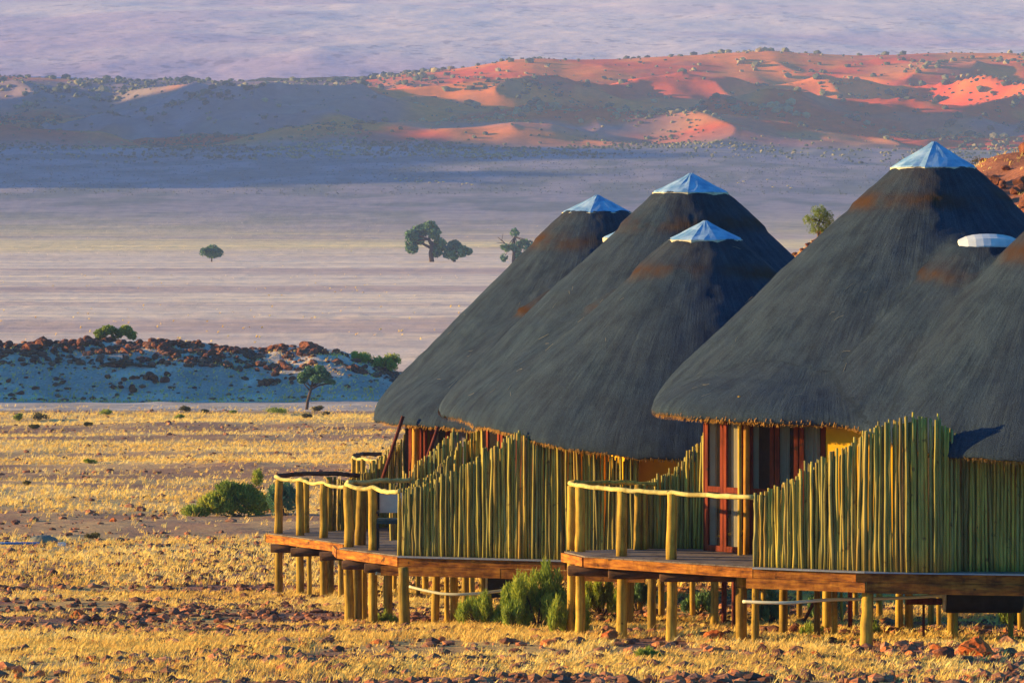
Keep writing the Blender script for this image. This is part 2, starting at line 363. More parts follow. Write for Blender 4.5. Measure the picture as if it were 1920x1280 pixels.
    d1 = ramp(nt, [(.56, (0, 0, 0)), (.64, (1, 1, 1))], noise(nt, mp.outputs[0], 1, 2, .5)); d2 = ramp(nt, [(.42, (0, 0, 0)), (.55, (1, 1, 1))], noise(nt, p, .006, 3, .5))
    c = mix(nt, c, (.22, .17, .24), mth(nt, 'MULTIPLY', mth(nt, 'MULTIPLY', mth(nt, 'MULTIPLY', d1, d2), fa), .55))
    # thin straw lines and darker gravel lines of the plain
    pl = attr(nt, 'plain'); ln = noise(nt, p, 1, 4, .65, (.012, .11, .1))
    c = mix(nt, c, ramp(nt, [(.36, (.84, .82, .86)), (.5, (1, 1, 1)), (.62, (1.16, 1.12, 1.0))], ln), pl, 'MULTIPLY')
    nt.links.new(c, bs.inputs['Base Color']); bump(nt, bs, noise(nt, p, 6, 6, .7), .8, .08)
    o = link_mesh('ground', me, mt); tag(o, kind='structure')
terrain()

# ------------------------------------------------------------------ rocks
def ico(sub):
    import bmesh
    bm = bmesh.new(); bmesh.ops.create_icosphere(bm, subdivisions=sub, radius=1)
    V = np.array([v.co[:] for v in bm.verts]); Fc = np.array([[v.index for v in f.verts] for f in bm.faces]); bm.free(); return V, Fc
ICO1, ICO2, ICO3 = ico(1), ico(2), ico(3)
def rock_proto(seed, base=ICO2, cuts=7):
    r = np.random.default_rng(seed); V, Fc = base; V = V.copy()
    for _ in range(cuts):                       # flatten against random planes: faceted boulder
        n = r.normal(size=3); n /= np.linalg.norm(n); d = r.uniform(.45, .85); k = V @ n; V -= np.outer(np.maximum(k - d, 0), n)
    V += r.normal(size=V.shape) * .035; V[:, 0] *= r.uniform(.9, 1.3); V[:, 2] *= r.uniform(.65, .95)
    return V, Fc
ROCKS1 = [rock_proto(k, ICO1, 3) for k in range(8)]; ROCKS2 = [rock_proto(50 + k, ICO2, 9) for k in range(8)]; ROCKS3 = [rock_proto(80 + k, ICO3, 12) for k in range(4)]
def scatter_protos(mb, protos, X, Y, Z, S_, rn, flat=1.0):
    for k, (V, Fc) in enumerate(protos):
        ii = np.arange(k, len(X), len(protos))
        if not len(ii): continue
        a = rng.uniform(0, 6.28, len(ii)); ca, sa = np.cos(a), np.sin(a)
        vx = V[None, :, 0] * ca[:, None] - V[None, :, 1] * sa[:, None]; vy = V[None, :, 0] * sa[:, None] + V[None, :, 1] * ca[:, None]
        W = np.stack([vx * S_[ii, None] + X[ii, None], vy * S_[ii, None] + Y[ii, None], V[None, :, 2] * S_[ii, None] * flat + Z[ii, None]], -1)
        f = Fc[None] + (np.arange(len(ii)) * len(V))[:, None, None]
        mb.add(W.reshape(-1, 3), f3=f.reshape(-1, 3), r=np.repeat(rn[ii], len(V)))
def frust(n, y0, y1, pw=1.0, margin=1.25, lo=-.1334, hi=.1334):
    """random ground points in the wedge the photo can see, a bit beyond its sides"""
    y = (y0 ** pw + rng.random(n) * (y1 ** pw - y0 ** pw)) ** (1 / pw)
    x = y * (lo + (hi - lo) * rng.random(n)) * margin
    return x, y
def gravel():
    mb = MB(); x, y = frust(54000, 44, 108, .4, 1.25, -.20, .16); k = rng.random(len(x)) < .25 + .75 * sst(.38, .6, fbm(x * .28, y * .3, 131)); x, y = x[k], y[k]
    s = .022 + .12 * rng.random(len(x)) ** 4.0
    scatter_protos(mb, ROCKS1, x, y, gz(x, y) + s * .15, s, rng.random(len(x)), .75)
    x, y = frust(5000, 108, 265, .9, 1.25); k = fbm(x * .06, y * .08, 133) > .52; x, y = x[k], y[k]
    s = .05 + .16 * rng.random(len(x)) ** 4
    scatter_protos(mb, ROCKS1, x, y, gz(x, y) + s * .1, s, rng.random(len(x)), .75)
    x, y = frust(1100, 285, 312, 1, 1.2, -.1334, -.012); s = .07 + .28 * rng.random(len(x)) ** 3.5
    scatter_protos(mb, ROCKS1, x, y, gz(x, y) + s * .1, s, rng.random(len(x)) * .6, .75)
    x, y = frust(1900, 294, 304, 1, 1.2, -.1334, -.024); k = fbm(x * .3, y * .1, 135, 3) > .45; x, y = x[k], y[k]; s = .08 + .38 * rng.random(len(x)) ** 2.2
    scatter_protos(mb, ROCKS2, x, y, gz(x, y) + s * .15, s, rng.random(len(x)) * .35, .8)
    tag(mb.build('gravel_stones', M['stone']), kind='stuff')
gravel()
def boulder(u, v, size, label=None, cat='rock', group=None, mat='rock', proto=None, D=None, sink=.25, name='boulder', rn=None):
    x, y, z = hit(u, v) if D is None else ((u - CU) / F * D, D, None)
    if z is None: z = ground(x, y)
    V, Fc = ROCKS2[int(rng.integers(8))] if proto is None else ROCKS3[proto % 4]
    key = (id(V), mat)
    if key not in BM:
        b = MB(); b.add(V, f3=Fc, r=.5); BM[key] = b.mesh('boulder'); BM[key].materials.append(M[mat])
    o = bpy.data.objects.new(name, BM[key]); COL.objects.link(o)
    s = size * y / F / 2                        # size: width in photo pixels
    o.location = (x, y, z + s * (.55 - sink)); o.scale = (s * rng.uniform(.85, 1.15), s * rng.uniform(.85, 1.15), s * rng.uniform(.75, 1.1)); o.rotation_euler = (rng.uniform(-.3, .3), rng.uniform(-.3, .3), rng.uniform(0, 6.28))
    if label: tag(o, label, cat, group)
    return o
BM = {}
for u, v, s, m_, lb in ((1145, 1200, 42, 'orangerock', 'round orange boulder in the grass left of a front stilt of the nearest hut'),
                    (1340, 1200, 46, 'orangerock', 'flat orange slab of rock beside the vent pipe under the nearest hut'),
                    (1830, 1228, 70, 'orangerock', 'large orange-pink rock in the rubble in front of the dark water tank'),
                    (1895, 1215, 50, 'stone', 'pinkish rock at the right edge below the water tank'),
                    (1430, 1225, 34, 'rock', 'dark brown rock in the rubble in front of the vent pipe'),
                    (1772, 1238, 50, 'rock', 'dark purple-brown rock left of the large orange-pink rock'),
                    (222, 1062, 16, 'rock', 'dark stone standing in bright yellow grass, left one of the close pair'),
                    (243, 1062, 15, 'rock', 'dark stone standing in bright yellow grass, right one of the close pair'),
                    (100, 1082, 26, 'rock', 'low reddish stone at the near edge of the yellow grass band'),
                    (150, 1160, 34, 'orangerock', 'orange rock in the dark rubble patch at the left of the foreground'),
                    (178, 1165, 26, 'rock', 'dark rock touching the orange rock in the rubble patch'),
                    (315, 1196, 20, 'rock', 'single dark red stone in the middle of the foreground grass'),
                    (35, 1272, 24, 'orangerock', 'small orange stone in the bottom left corner'),
                    (480, 1235, 24, 'orangerock', 'orange stone at the bottom below the yellow grass'),
                    (460, 1222, 40, 'rock', 'dark broken rock pile in the foreground left of centre'),
                    (540, 1228, 42, 'stone', 'pinkish rock in front of the left-hand stilts'),
                    (283, 1274, 26, 'rock', 'black-red rock at the bottom edge of the picture'),
                    (830, 1110, 22, 'orangerock', 'orange stone lit between the stilts of the middle hut'),
                    (290, 972, 15, 'stone', 'grey stone on the dark track in front of the big green shrub'),
                    (212, 978, 17, 'orangerock', 'reddish stone on the dark track left of the big shrub')):
    boulder(u, v, s, lb, 'rock', None, m_, int(rng.integers(4)))
for k in range(150):                              # the rest of the near rubble
    u = rng.uniform(-20, 1940); v = rng.uniform(1120, 1285)
    wh = ('at the far left', 'left of the middle', 'below the left-hand stilts', 'below the middle stilts', 'below the right-hand stilts')[min(4, max(0, int(u // 390)))]
    ln_ = ('in the back rows of the foreground gravel', 'halfway down the foreground gravel', 'along the bottom edge of the picture')[min(2, int((v - 1120) // 55))]
    boulder(u, v, rng.uniform(9, 28), 'small ' + ('dark red', 'pinkish', 'orange', 'pinkish')[k % 4] + ' stone ' + wh + ', ' + ln_, 'rock', 'loose stones of the foreground', ('rock', 'stone', 'orangerock', 'stone')[k % 4], sink=.35, name='stone')
for k in range(80):
    u = rng.uniform(960, 1940); v = rng.uniform(1205, 1285)
    boulder(u, v, rng.uniform(12, 34), ('pinkish', 'dark red', 'orange')[k % 3] + ' broken rock in the rubble ' + ('before the feathery shrub', 'before the round orange boulder', 'before the vent pipe', 'before the thick corner stilt', 'before the dark water tank')[min(4, int((u - 960) // 196))] + (', upper row' if v < 1245 else ', bottom row'), 'rock', 'rubble before the huts', ('stone', 'rock', 'orangerock')[k % 3], sink=.35, name='rubble_rock')
# rocky ridge on the left
RG = 'dark red boulder on the crest of the low rocky ridge at the left'
def ridge_rocks(n, u0, u1, v0, v1, s0, s1, lb=RG, gr='boulders on the rocky ridge'):
    for _ in range(n):
        u = rng.uniform(u0, u1); D = rng.uniform(v0, v1); boulder(u, 0, rng.uniform(s0, s1), lb, 'boulder', gr, 'rock', D=D)
def rr(n, u0, u1, d0, d1, s0, s1, lb): ridge_rocks(n, u0, u1, d0, d1, s0, s1, lb)
rr(9, -10, 30, 297, 301, 10, 20, 'dark boulder in the small cluster at the left edge of the ridge crest')
rr(24, 42, 125, 297, 302, 14, 30, 'sunlit red boulder in the big pile near the left end of the ridge')
rr(14, 130, 175, 297, 302, 12, 26, 'brown boulder just left of the bright green bush on the ridge')
rr(16, 180, 255, 296, 301, 12, 26, 'dark boulder at the foot of the bright green bush on the ridge')
rr(14, 258, 330, 296, 302, 14, 28, 'dark boulder just right of the bright green bush on the ridge')
rr(22, 330, 420, 295, 302, 11, 24, 'red-brown boulder in the middle pile of the ridge crest')
rr(14, 420, 480, 295, 302, 9, 18, 'small rock scattered on the right half of the ridge crest')
rr(8, 485, 530, 297, 302, 12, 22, 'dark boulder beside the pointed boulder on the ridge crest')
rr(9, 550, 600, 297, 302, 14, 26, 'dark boulder beside the broad boulder left of the grey bushes')
rr(14, 600, 700, 294, 302, 10, 22, 'rock at the foot of the low spiky bush on the ridge')
rr(6, 700, 770, 296, 302, 8, 16, 'small rock below the round bush at the right end of the ridge')
def fr(n, u0, u1, d0, d1, s0, s1, lb, gr): ridge_rocks(n, u0, u1, d0, d1, s0, s1, lb, gr)
fr(18, 480, 550, 291, 296, 9, 20, 'rock in the cluster spilling down the shaded ridge front left of the acacia', 'rocks left of the acacia')
fr(16, 180, 315, 291, 296, 9, 22, 'dark rock in the wide cluster around the dead stump', 'rocks round the dead stump')
fr(7, 210, 265, 288, 291, 9, 18, 'rock low on the shaded ridge front below the dead stump', 'rocks below the dead stump')
fr(7, 0, 120, 288, 293, 7, 14, 'small dark rock low on the shaded ridge front at far left', 'rocks at the far left of the ridge front')
boulder(514, 0, 34, 'largest pointed dark boulder on the ridge crest, right of its middle', 'boulder', None, 'rock', 1, D=300, sink=0)
boulder(580, 0, 40, 'broad dark boulder on the ridge crest left of the grey bushes', 'boulder', None, 'rock', 2, D=300, sink=.05)
boulder(75, 0, 36, 'broad sunlit red boulder near the left end of the ridge crest', 'boulder', None, 'rock', 3, D=300, sink=.05)
# boulder hill behind the huts at the right
for k in range(60):
    u = rng.uniform(1815, 1960); D = rng.uniform(126, 152); boulder(u, 0, rng.uniform(12, 42), 'red boulder piled ' + ('high' if D > 142 else 'halfway up' if D > 134 else 'low') + (' at the right edge of the hill behind the tallest roof' if u > 1885 else ' on the hill just right of the tallest roof cap'), 'boulder', 'boulders of the hill', 'rock', D=D, sink=.05)
for k in range(14):
    u = rng.uniform(1462, 1560); D = rng.uniform(140, 150); boulder(u, 0, rng.uniform(10, 26), 'small red boulder between the middle and right-hand roofs', 'boulder', 'boulders between the roofs', 'rock', D=D, sink=.1)

# ------------------------------------------------------------------ foliage
def leaves(mb, C, size, rg, up=.0, asp=2.2, r=None, outv=None):
    """one small quad-ish leaf (two triangles) per centre, random direction, optional upward bias"""
    n = len(C); d = rg.normal(size=(n, 3)); d[:, 2] += up
    if outv is not None: d += outv
    d /= np.linalg.norm(d, axis=1)[:, None]; t = np.cross(d, rg.normal(size=(n, 3))); t /= np.linalg.norm(t, axis=1)[:, None] + 1e-9
    L = size * rg.uniform(.6, 1.4, n)[:, None]; Wd = L / asp
    V = np.stack([C - d*L*.5, C + t*Wd*.5, C + d*L*.5, C - t*Wd*.5], 1)
    f = np.arange(n)[:, None] * 4 + np.array([[0, 1, 2, 3]])
    rr = rg.random(n) if r is None else r
    mb.add(V.reshape(-1, 3), f4=f, r=np.repeat(rr, 4))
def crown_points(rg, lobes, n):
    """points spread through a set of uneven lobes (cx,cy,cz,rx,ry,rz), denser near their surface, with holes"""
    w_ = np.array([l[3] * l[4] * l[5] for l in lobes]) ** .7; w_ /= w_.sum(); n = int(n * 1.5); idx = rg.choice(len(lobes), n, p=w_); Lb = np.array(lobes)[idx]
    d = rg.normal(size=(n, 3)); d /= np.linalg.norm(d, axis=1)[:, None]; rad = rg.random(n) ** .45
    P = Lb[:, :3] + d * Lb[:, 3:] * rad[:, None]
    sc = 2.2 / np.mean(Lb[:, 3:])
    k = fbm(P[:, 0] * sc + P[:, 2] * .7 * sc, P[:, 1] * sc + P[:, 2] * sc, 151 + int(rg.integers(99)), 3) > .41
    return P[k], d[k], idx[k]
def shrub(name, label, cat, loc, w_, h, n, lsize, mat, seed, up=1.2, asp=4, group=None, stems=9, lobes=None):
    rg = np.random.default_rng(seed); t = empty(name, loc); tag(t, label, cat, group)
    if lobes is None:
        lobes = []
        for k in range(9):
            a = rg.uniform(0, 6.28); q = rg.uniform(.0, .34) * w_; lobes.append((math.cos(a)*q, math.sin(a)*q, h * rg.uniform(.32, .62), w_*rg.uniform(.15, .26), w_*rg.uniform(.15, .26), h*rg.uniform(.24, .38)))
    P, d, idx = crown_points(rg, lobes, n); k = P[:, 2] > 0; P, d, idx = P[k], d[k], idx[k]
    lo = rg.random(len(lobes)); mb = MB(); leaves(mb, P, lsize, rg, up, asp, np.clip(lo[idx] * .5 + rg.random(len(P)) * .5, 0, 1), d * 1.2)
    mb.build('foliage', M[mat], t)
    sb = MB()
    for k in range(stems):
        l = lobes[int(rg.integers(len(lobes)))]; e = np.array(l[:3]) + rg.normal(size=3) * np.array(l[3:]) * .4
        sb.tube([(rg.normal()*.04*w_, rg.normal()*.04*w_, -.05), e * (.45, .45, .55), e], [.012*h+.004, .008*h+.003, .003], 5, cap=False)
    sb.build('stem', M['bark'], t); return t
def tree(name, label, loc, trunk, lobes, n, lsize, mat, seed, asp=1.5, group=None, cat='tree', up=0, twigs=True):
    """trunk: list of limb polylines [(pts, r0, r1)], lobes: crown lobes round the limb ends"""
    rg = np.random.default_rng(seed); t = empty(name, loc); tag(t, label, cat, group)
    tb = MB()
    for pts, r0, r1 in trunk: tb.tube(pts, np.linspace(r0, r1, len(pts)), 7)
    if twigs:
        base = np.array(trunk[0][0][-1])
        for l in lobes:
            e = np.array(l[:3]); m_ = base + (e - base) * .5 + rg.normal(size=3) * .12 * np.linalg.norm(e - base)
            tb.tube([base, m_, e], [trunk[0][2] * .7, trunk[0][2] * .45, trunk[0][2] * .2], 5)
    tb.build('trunk', M['bark'], t, True)
    if lobes:
        P, d, idx = crown_points(rg, lobes, n); lo = rg.random(len(lobes)); mb = MB()
        leaves(mb, P, lsize, rg, up, asp, np.clip(lo[idx] * .45 + rg.random(len(P)) * .55, 0, 1)); mb.build('crown', M[mat], t)
    return t
def px_tree(u, v, D=None):
    """local unit converter: returns base point and metres per photo pixel at the base"""
    x, y, z = hit(u, v) if D is None else ((u - CU) / F * D, D, ground((u - CU) / F * D, D))
    return (x, y, z), y / F
def lob(rg, spec, m): return [(dx*m, rg.uniform(-.5, .5)*rx*m, dz*m, rx*m, rx*m*.9, rz*m) for dx, dz, rx, rz in spec]

rg0 = np.random.default_rng(5)
b_, m = px_tree(590, 767)
tree('acacia_tree', 'small flat-topped acacia with a leaning bare trunk before the rocky ridge', b_,
     [([(-15*m, 0, -.1), (-13*m, 0, 15*m), (-8*m, 0, 34*m), (-6*m, 0, 42*m)], 3.2*m, 2.2*m), ([(-8*m, 0, 34*m), (-18*m, 0, 45*m), (-25*m, .2, 58*m)], 1.6*m, .8*m), ([(-8*m, 0, 36*m), (10*m, 0, 46*m), (30*m, 0, 50*m)], 1.6*m, .7*m)],
     lob(rg0, [(-20, 62, 13, 9), (-8, 72, 13, 10), (8, 74, 13, 9), (18, 64, 13, 9), (5, 58, 14, 8), (28, 52, 11, 5), (-24, 54, 9, 6), (34, 49, 7, 3)], m), 3800, 4.2*m, 'acacia', 21)
b_, m = px_tree(810, 491)
tree('camelthorn_tree', 'tall spreading dark tree on the hazy plain, its crown drooping at the left', b_,
     [([(0, 0, -.1), (-2*m, 0, 16*m), (0, 0, 30*m), (-6*m, 0, 42*m)], 5*m, 3*m), ([(-2*m, 0, 26*m), (-18*m, 0, 34*m), (-32*m, 0, 36*m)], 3*m, 1.5*m)],
     lob(rg0, [(-38, 48, 14, 13), (-22, 58, 16, 14), (-4, 64, 15, 13), (4, 54, 14, 12), (-38, 26, 13, 12), (14, 34, 13, 12), (-26, 40, 12, 8), (8, 20, 12, 12), (-44, 40, 9, 10)], m), 5200, 5*m, 'acacia', 22)
b_, m = px_tree(852, 491)
tree('camelthorn_tree', 'low round dark tree just right of the tall spreading tree on the plain', b_,
     [([(0, 0, -.1), (0, 0, 8*m), (2*m, 0, 18*m)], 3*m, 2*m)],
     lob(rg0, [(-12, 18, 12, 12), (0, 28, 14, 13), (12, 20, 14, 12), (24, 20, 10, 7), (-4, 12, 14, 9)], m), 3000, 5*m, 'acacia', 23)
b_, m = px_tree(963, 497)
tree('camelthorn_tree', 'sparse tree with bare upper limbs half hidden by the left-hand roof', b_,
     [([(0, 0, -.1), (1*m, 0, 30*m), (2*m, 0, 52*m)], 4*m, 1.6*m), ([(1*m, 0, 24*m), (-16*m, 0, 40*m), (-30*m, 0, 52*m)], 1.6*m, .5*m), ([(-16*m, 0, 40*m), (-22*m, 0, 46*m), (-20*m, 0, 58*m)], .9*m, .4*m), ([(-16*m, 0, 40*m), (-32*m, 0, 42*m)], .8*m, .4*m), ([(2*m, 0, 30*m), (24*m, 0, 42*m), (36*m, 0, 44*m)], 1.8*m, .8*m)],
     lob(rg0, [(2, 60, 9, 9), (-14, 32, 12, 8), (6, 34, 15, 10), (22, 42, 14, 6), (30, 30, 12, 10), (-18, 14, 7, 8), (10, 16, 12, 12)], m), 2600, 4.6*m, 'acacia', 24)
b_, m = px_tree(397, 491)
tree('camelthorn_tree', 'small round solitary tree on the pale plain at the left', b_,
     [([(0, 0, -.1), (0, 0, 8*m)], 1.6*m, 1.2*m)], lob(rg0, [(-12, 18, 11, 9), (0, 22, 13, 10), (12, 17, 11, 9), (0, 14, 14, 8)], m), 2600, 3.6*m, 'acacia', 25)
b_, m = px_tree(1535, 0, 148)
tree('thorn_tree', 'light green feathery low tree between the middle and right-hand roofs', b_,
     [([(0, 0, -.2), (0, 0, 20*m), (1*m, 0, 34*m)], 2.2*m, 1.5*m)], lob(rg0, [(-18, 36, 13, 11), (0, 52, 16, 13), (15, 44, 14, 12), (-4, 34, 18, 13), (20, 30, 12, 11), (-10, 20, 13, 12), (8, 18, 14, 12)], m), 2600, 4.6*m, 'leafy', 26, 4, up=.8)
b_, m = px_tree(1828, 0, 150)
tree('thorn_tree', 'bare grey twiggy bush behind the tallest roof cap', b_,
     [([(0, 0, -.2), (0, 0, 12*m)], 1.2*m, 1*m)], lob(rg0, [(-10, 30, 10, 9), (4, 36, 12, 9), (14, 26, 9, 8)], m), 500, 4*m, 'dryleaf', 27, 5, cat='bush')
b_, m = px_tree(215, 0, 301)
shrub('green_bush', 'bright green wide bush growing on top of the ridge boulders', 'bush', b_, 84*m, 36*m, 4200, 4.5*m, 'leafy', 31, .6, 2,
      lobes=[(-26*m, 0, 16*m, 14*m, 12*m, 10*m), (-12*m, 0, 24*m, 14*m, 12*m, 9*m), (4*m, 0, 17*m, 12*m, 10*m, 10*m), (20*m, 0, 23*m, 14*m, 12*m, 10*m), (32*m, 0, 14*m, 11*m, 9*m, 9*m)])
b_, m = px_tree(727, 0, 300)
shrub('green_bush', 'round grey-green bush at the right end of the rocky ridge', 'bush', b_, 62*m, 42*m, 3600, 4*m, 'leaf', 32, .8, 2)
b_, m = px_tree(676, 0, 300)
shrub('green_bush', 'low spiky green bush left of the round bush on the ridge', 'bush', b_, 60*m, 26*m, 2600, 4*m, 'leaf', 33, 1.0, 2.5)
b_, m = px_tree(785, 0, 300)
tb = empty('dead_branches', b_); tag(tb, 'dead bare branches sticking up at the right end of the rocky ridge', 'dead bush')
q = MB(); r1 = np.random.default_rng(3)
for k in range(11):
    a = r1.uniform(-1.25, 1.25); L_ = r1.uniform(14, 30)*m; e = np.array((math.sin(a)*L_*1.2, r1.normal()*.2, math.cos(a)*L_*.9 + 2*m)); mm = e*.5 + r1.normal(size=3)*2.5*m*np.array((1, .3, 1))
    q.tube([(0, 0, 0), mm, e], [1.2*m, .8*m, .35*m], 5); q.tube([mm, mm + np.array((r1.normal()*6*m, 0, 9*m))], [.6*m, .3*m], 4)
q.build('branch', M['bark'], tb)
b_, m = px_tree(232, 0, 294)
tree('dead_tree', 'pale dead stump with fallen dark branches on the front of the ridge', b_, [([(0, 0, -.2), (1*m, 0, 12*m), (-1*m, 0, 26*m)], 4*m, 1.5*m), ([(0, 0, 8*m), (-20*m, 0, 11*m), (-42*m, 0, 8*m)], 2*m, 1*m), ([(0, 0, 8*m), (30*m, -.2, 6*m), (60*m, -.3, 2*m)], 3*m, 1.5*m), ([(0, 0, 12*m), (-8*m, 0, 20*m)], 1.4*m, .6*m)], [], 0, 1, 'acacia', 41, cat='dead tree', twigs=False)

# shrubs in the field
b_, m = px_tree(455, 968); m *= 1.2
shrub('green_bush', 'large billowing green shrub on the field left of the decks', 'bush', b_, 190*m, 70*m, 9000, 8*m, 'leaf', 51, 1.6, 5,
      lobes=[(-72*m, 0, 8*m, 26*m, 20*m, 10*m), (-50*m, 0, 18*m, 24*m, 22*m, 16*m), (-22*m, 0, 34*m, 26*m, 22*m, 22*m), (-30*m, 0, 22*m, 34*m, 24*m, 20*m), (6*m, 0, 28*m, 24*m, 22*m, 24*m), (20*m, 0, 20*m, 26*m, 20*m, 20*m), (24*m, 0, 60*m, 9*m, 8*m, 14*m)])
b_, m = px_tree(535, 966); m *= 1.2
shrub('green_bush', 'dark blue-green shrub right behind the corner post of the left deck', 'bush', b_, 90*m, 58*m, 5000, 8*m, 'acacia', 52, 1.6, 5)
for i, (u, v, w2, h2, lb) in enumerate(((33, 790, 20, 17, 'small round dark bush at the far left of the field'), (74, 788, 38, 17, 'wide low bush second from the left on the field edge'), (66, 804, 28, 10, 'flat green bush below the wide low bush'),
        (201, 779, 30, 13, 'low grey-green bush alone on the field edge left of centre'), (345, 772, 34, 13, 'low bush on the field edge, left of a pair'), (383, 775, 22, 9, 'small dark bush on the field edge, right of a pair'),
        (517, 777, 60, 17, 'long dark green bush on the field edge left of the acacia'), (597, 773, 34, 15, 'olive bush at the foot of the acacia trunk'), (578, 785, 26, 12, 'brownish bush just below the acacia'),
        (170, 868, 30, 9, 'small flat green bush alone in the middle of the field'), (50, 910, 22, 10, 'small green tuft at the left of the field'), (165, 800, 18, 10, 'tiny tuft below the grey-green bush'),
        (337, 786, 26, 11, 'brownish tuft under the pair of low bushes'), (612, 779, 20, 9, 'small green tuft right of the acacia'), (172, 1012, 34, 14, 'bright green tuft behind the blue debris'), (436, 775, 18, 6, 'tiny bush halfway along the field edge'))):
    b_, m = px_tree(u, v); shrub('field_bush', lb, 'bush', b_, w2*m, h2*m, 900, 3.2*m, ('dryleaf', 'leaf')[i % 3 == 0], 60+i, .9, 2.5, 'low bushes on the field', 4)

# shrubs round the stilts
def near_shrub(u, v, wpx, hpx, n, mat, seed, lb, D=None, up=2.2):
    wpx *= 1.25; hpx *= 1.15; n = int(n * 1.3)
    b_, m = px_tree(u, v, D); rg = np.random.default_rng(seed); lobes = []
    for k in range(18):
        q = rg.uniform(-.40, .40); hh = hpx * (1 - abs(q) * 1.0) * rg.uniform(.4, 1.0)
        lobes.append((q*wpx*m, rg.uniform(-.25, .25)*wpx*m, hh*m*.72, wpx*.09*m, wpx*.12*m, hh*.42*m))
    shrub('green_bush', lb, 'bush', b_, wpx*m, hpx*m, int(n * .36), .13, mat, seed, up * 1.3, 7.5, None, 16, lobes)
near_shrub(1010, 1172, 125, 118, 15000, 'leaf', 71, 'tall feathery green shrub between the middle and nearest huts', 62.0)
near_shrub(1065, 1172, 70, 90, 7000, 'leaf', 77, 'blue-green shrub against the first stilts of the nearest hut', 57.3)
near_shrub(900, 1175, 85, 62, 6500, 'leaf', 72, 'low green shrub beneath the deck of the middle hut', 64.0)
near_shrub(965, 1177, 65, 50, 5000, 'leafy', 78, 'yellow-green low shrub at the left foot of the tall feathery shrub', 61.6)
near_shrub(1128, 1160, 75, 84, 7000, 'leaf', 73, 'feathery shrub in the shade behind the first stilts of the nearest hut')
near_shrub(1195, 1150, 60, 74, 5000, 'acacia', 74, 'dark shrub far under the nearest deck left of the middle stilts')
near_shrub(1310, 1152, 55, 46, 3500, 'acacia', 75, 'dark green shrub under the nearest deck near the red stilts')
near_shrub(1445, 1172, 60, 60, 4500, 'acacia', 76, 'dark shrub behind the vent pipe')
near_shrub(1550, 1165, 60, 60, 3500, 'acacia', 79, 'dark shrub behind the crowded thin stilts')
near_shrub(1900, 1178, 60, 52, 3500, 'leafy', 80, 'bright green leafy plant at the right edge by the water tank')
near_shrub(725, 1172, 34, 24, 1200, 'leaf', 81, 'small green tuft at a stilt of the middle hut')
near_shrub(1215, 1238, 44, 22, 1400, 'leafy', 82, 'small bright green weed in the gravel in front of the nearest deck', up=1)
near_shrub(1640, 1195, 30, 26, 900, 'leafy', 83, 'green grass tuft at the thick corner stilt')
near_shrub(1520, 1195, 44, 24, 1200, 'leafy', 84, 'green tuft among the thin stilts of the nearest hut')

# grass
def grass(name, x, y, h, nb, bw, mat, lean=.35):
    n = len(x); X = np.repeat(x, nb) + rng.normal(size=n*nb) * .035; Yy = np.repeat(y, nb) + rng.normal(size=n*nb) * .035
    Z = np.repeat(gz(x, y), nb) - .01; H = np.repeat(h, nb) * rng.uniform(.5, 1.15, n*nb)
    lx = rng.normal(size=n*nb) * lean + .22; ly = rng.normal(size=n*nb) * lean; a = rng.uniform(0, 3.14, n*nb); W_ = bw * rng.uniform(.6, 1.4, n*nb)
    wx, wy = np.cos(a) * W_, np.sin(a) * W_
    V = np.stack([np.stack([X-wx, Yy-wy, Z], -1), np.stack([X+wx, Yy+wy, Z], -1), np.stack([X+lx*H*.4+wx*.7, Yy+ly*H*.4+wy*.7, Z+H*.6], -1), np.stack([X+lx*H, Yy+ly*H, Z+H], -1)], 1)
    mb = MB(); mb.add(V.reshape(-1, 3), f4=np.arange(n*nb)[:, None]*4 + np.array([[0, 1, 2, 3]]), r=np.repeat(np.clip(np.repeat(rng.random(n)*.5 + sst(.4, .6, fbm(x*.3, y*.3, 166))*.3, nb) + rng.random(n*nb)*.3, 0, 1), 4))
    tag(mb.build(name, M[mat]), kind='stuff')
x, y = frust(115000, 44, 84, .5, 1.25, -.20, .16)
dens = .03 + .85 * sst(.50, .60, fbm(x * .22, y * .42, 161, 4)); vv = HV - F * gz(x, y) / y; uu = CU + F * x / y
dens = np.maximum(dens, .95 * np.exp(-((vv - 1212) / 20) ** 2) * sst(.36, .5, fbm(x * .5, y * .1, 163, 3)))
dens = dens * (1 - .75 * np.exp(-((vv - 1140) / 22) ** 2) * (uu < 600)) * (1 - .6 * sst(1245, 1262, vv))
k = rng.random(len(x)) < dens; x, y = x[k], y[k]
grass('dry_grass', x, y, rng.uniform(.045, .13, len(x)), 9, .0045, 'straw')
x, y = frust(105000, 84, 272, .8, 1.4)
dens = .12 + .88 * sst(.42, .54, fbm(x * .012, y * .10, 105)); vv = HV - F * gz(x, y) / y
dens *= 1 - .8 * np.exp(-((vv - 985) / 22) ** 2)
k = rng.random(len(x)) < dens; x, y = x[k], y[k]
grass('field_grass', x, y, rng.uniform(.05, .13, len(x)) * (1 + y / 300), 5, .011, 'straw')
x, y = frust(2600, 284, 299, 1, 1.15, -.1334, -.03)
grass('ridge_grass', x, y, rng.uniform(.10, .25, len(x)), 5, .02, 'straw')

x, y = frust(1800, 325, 1300, .8, 1.3); k = fbm(x * .01, y * .03, 181, 3) > .50; x, y = x[k], y[k]
grass('plain_tussocks', x, y, rng.uniform(.10, .32, len(x)), 5, .08, 'straw')
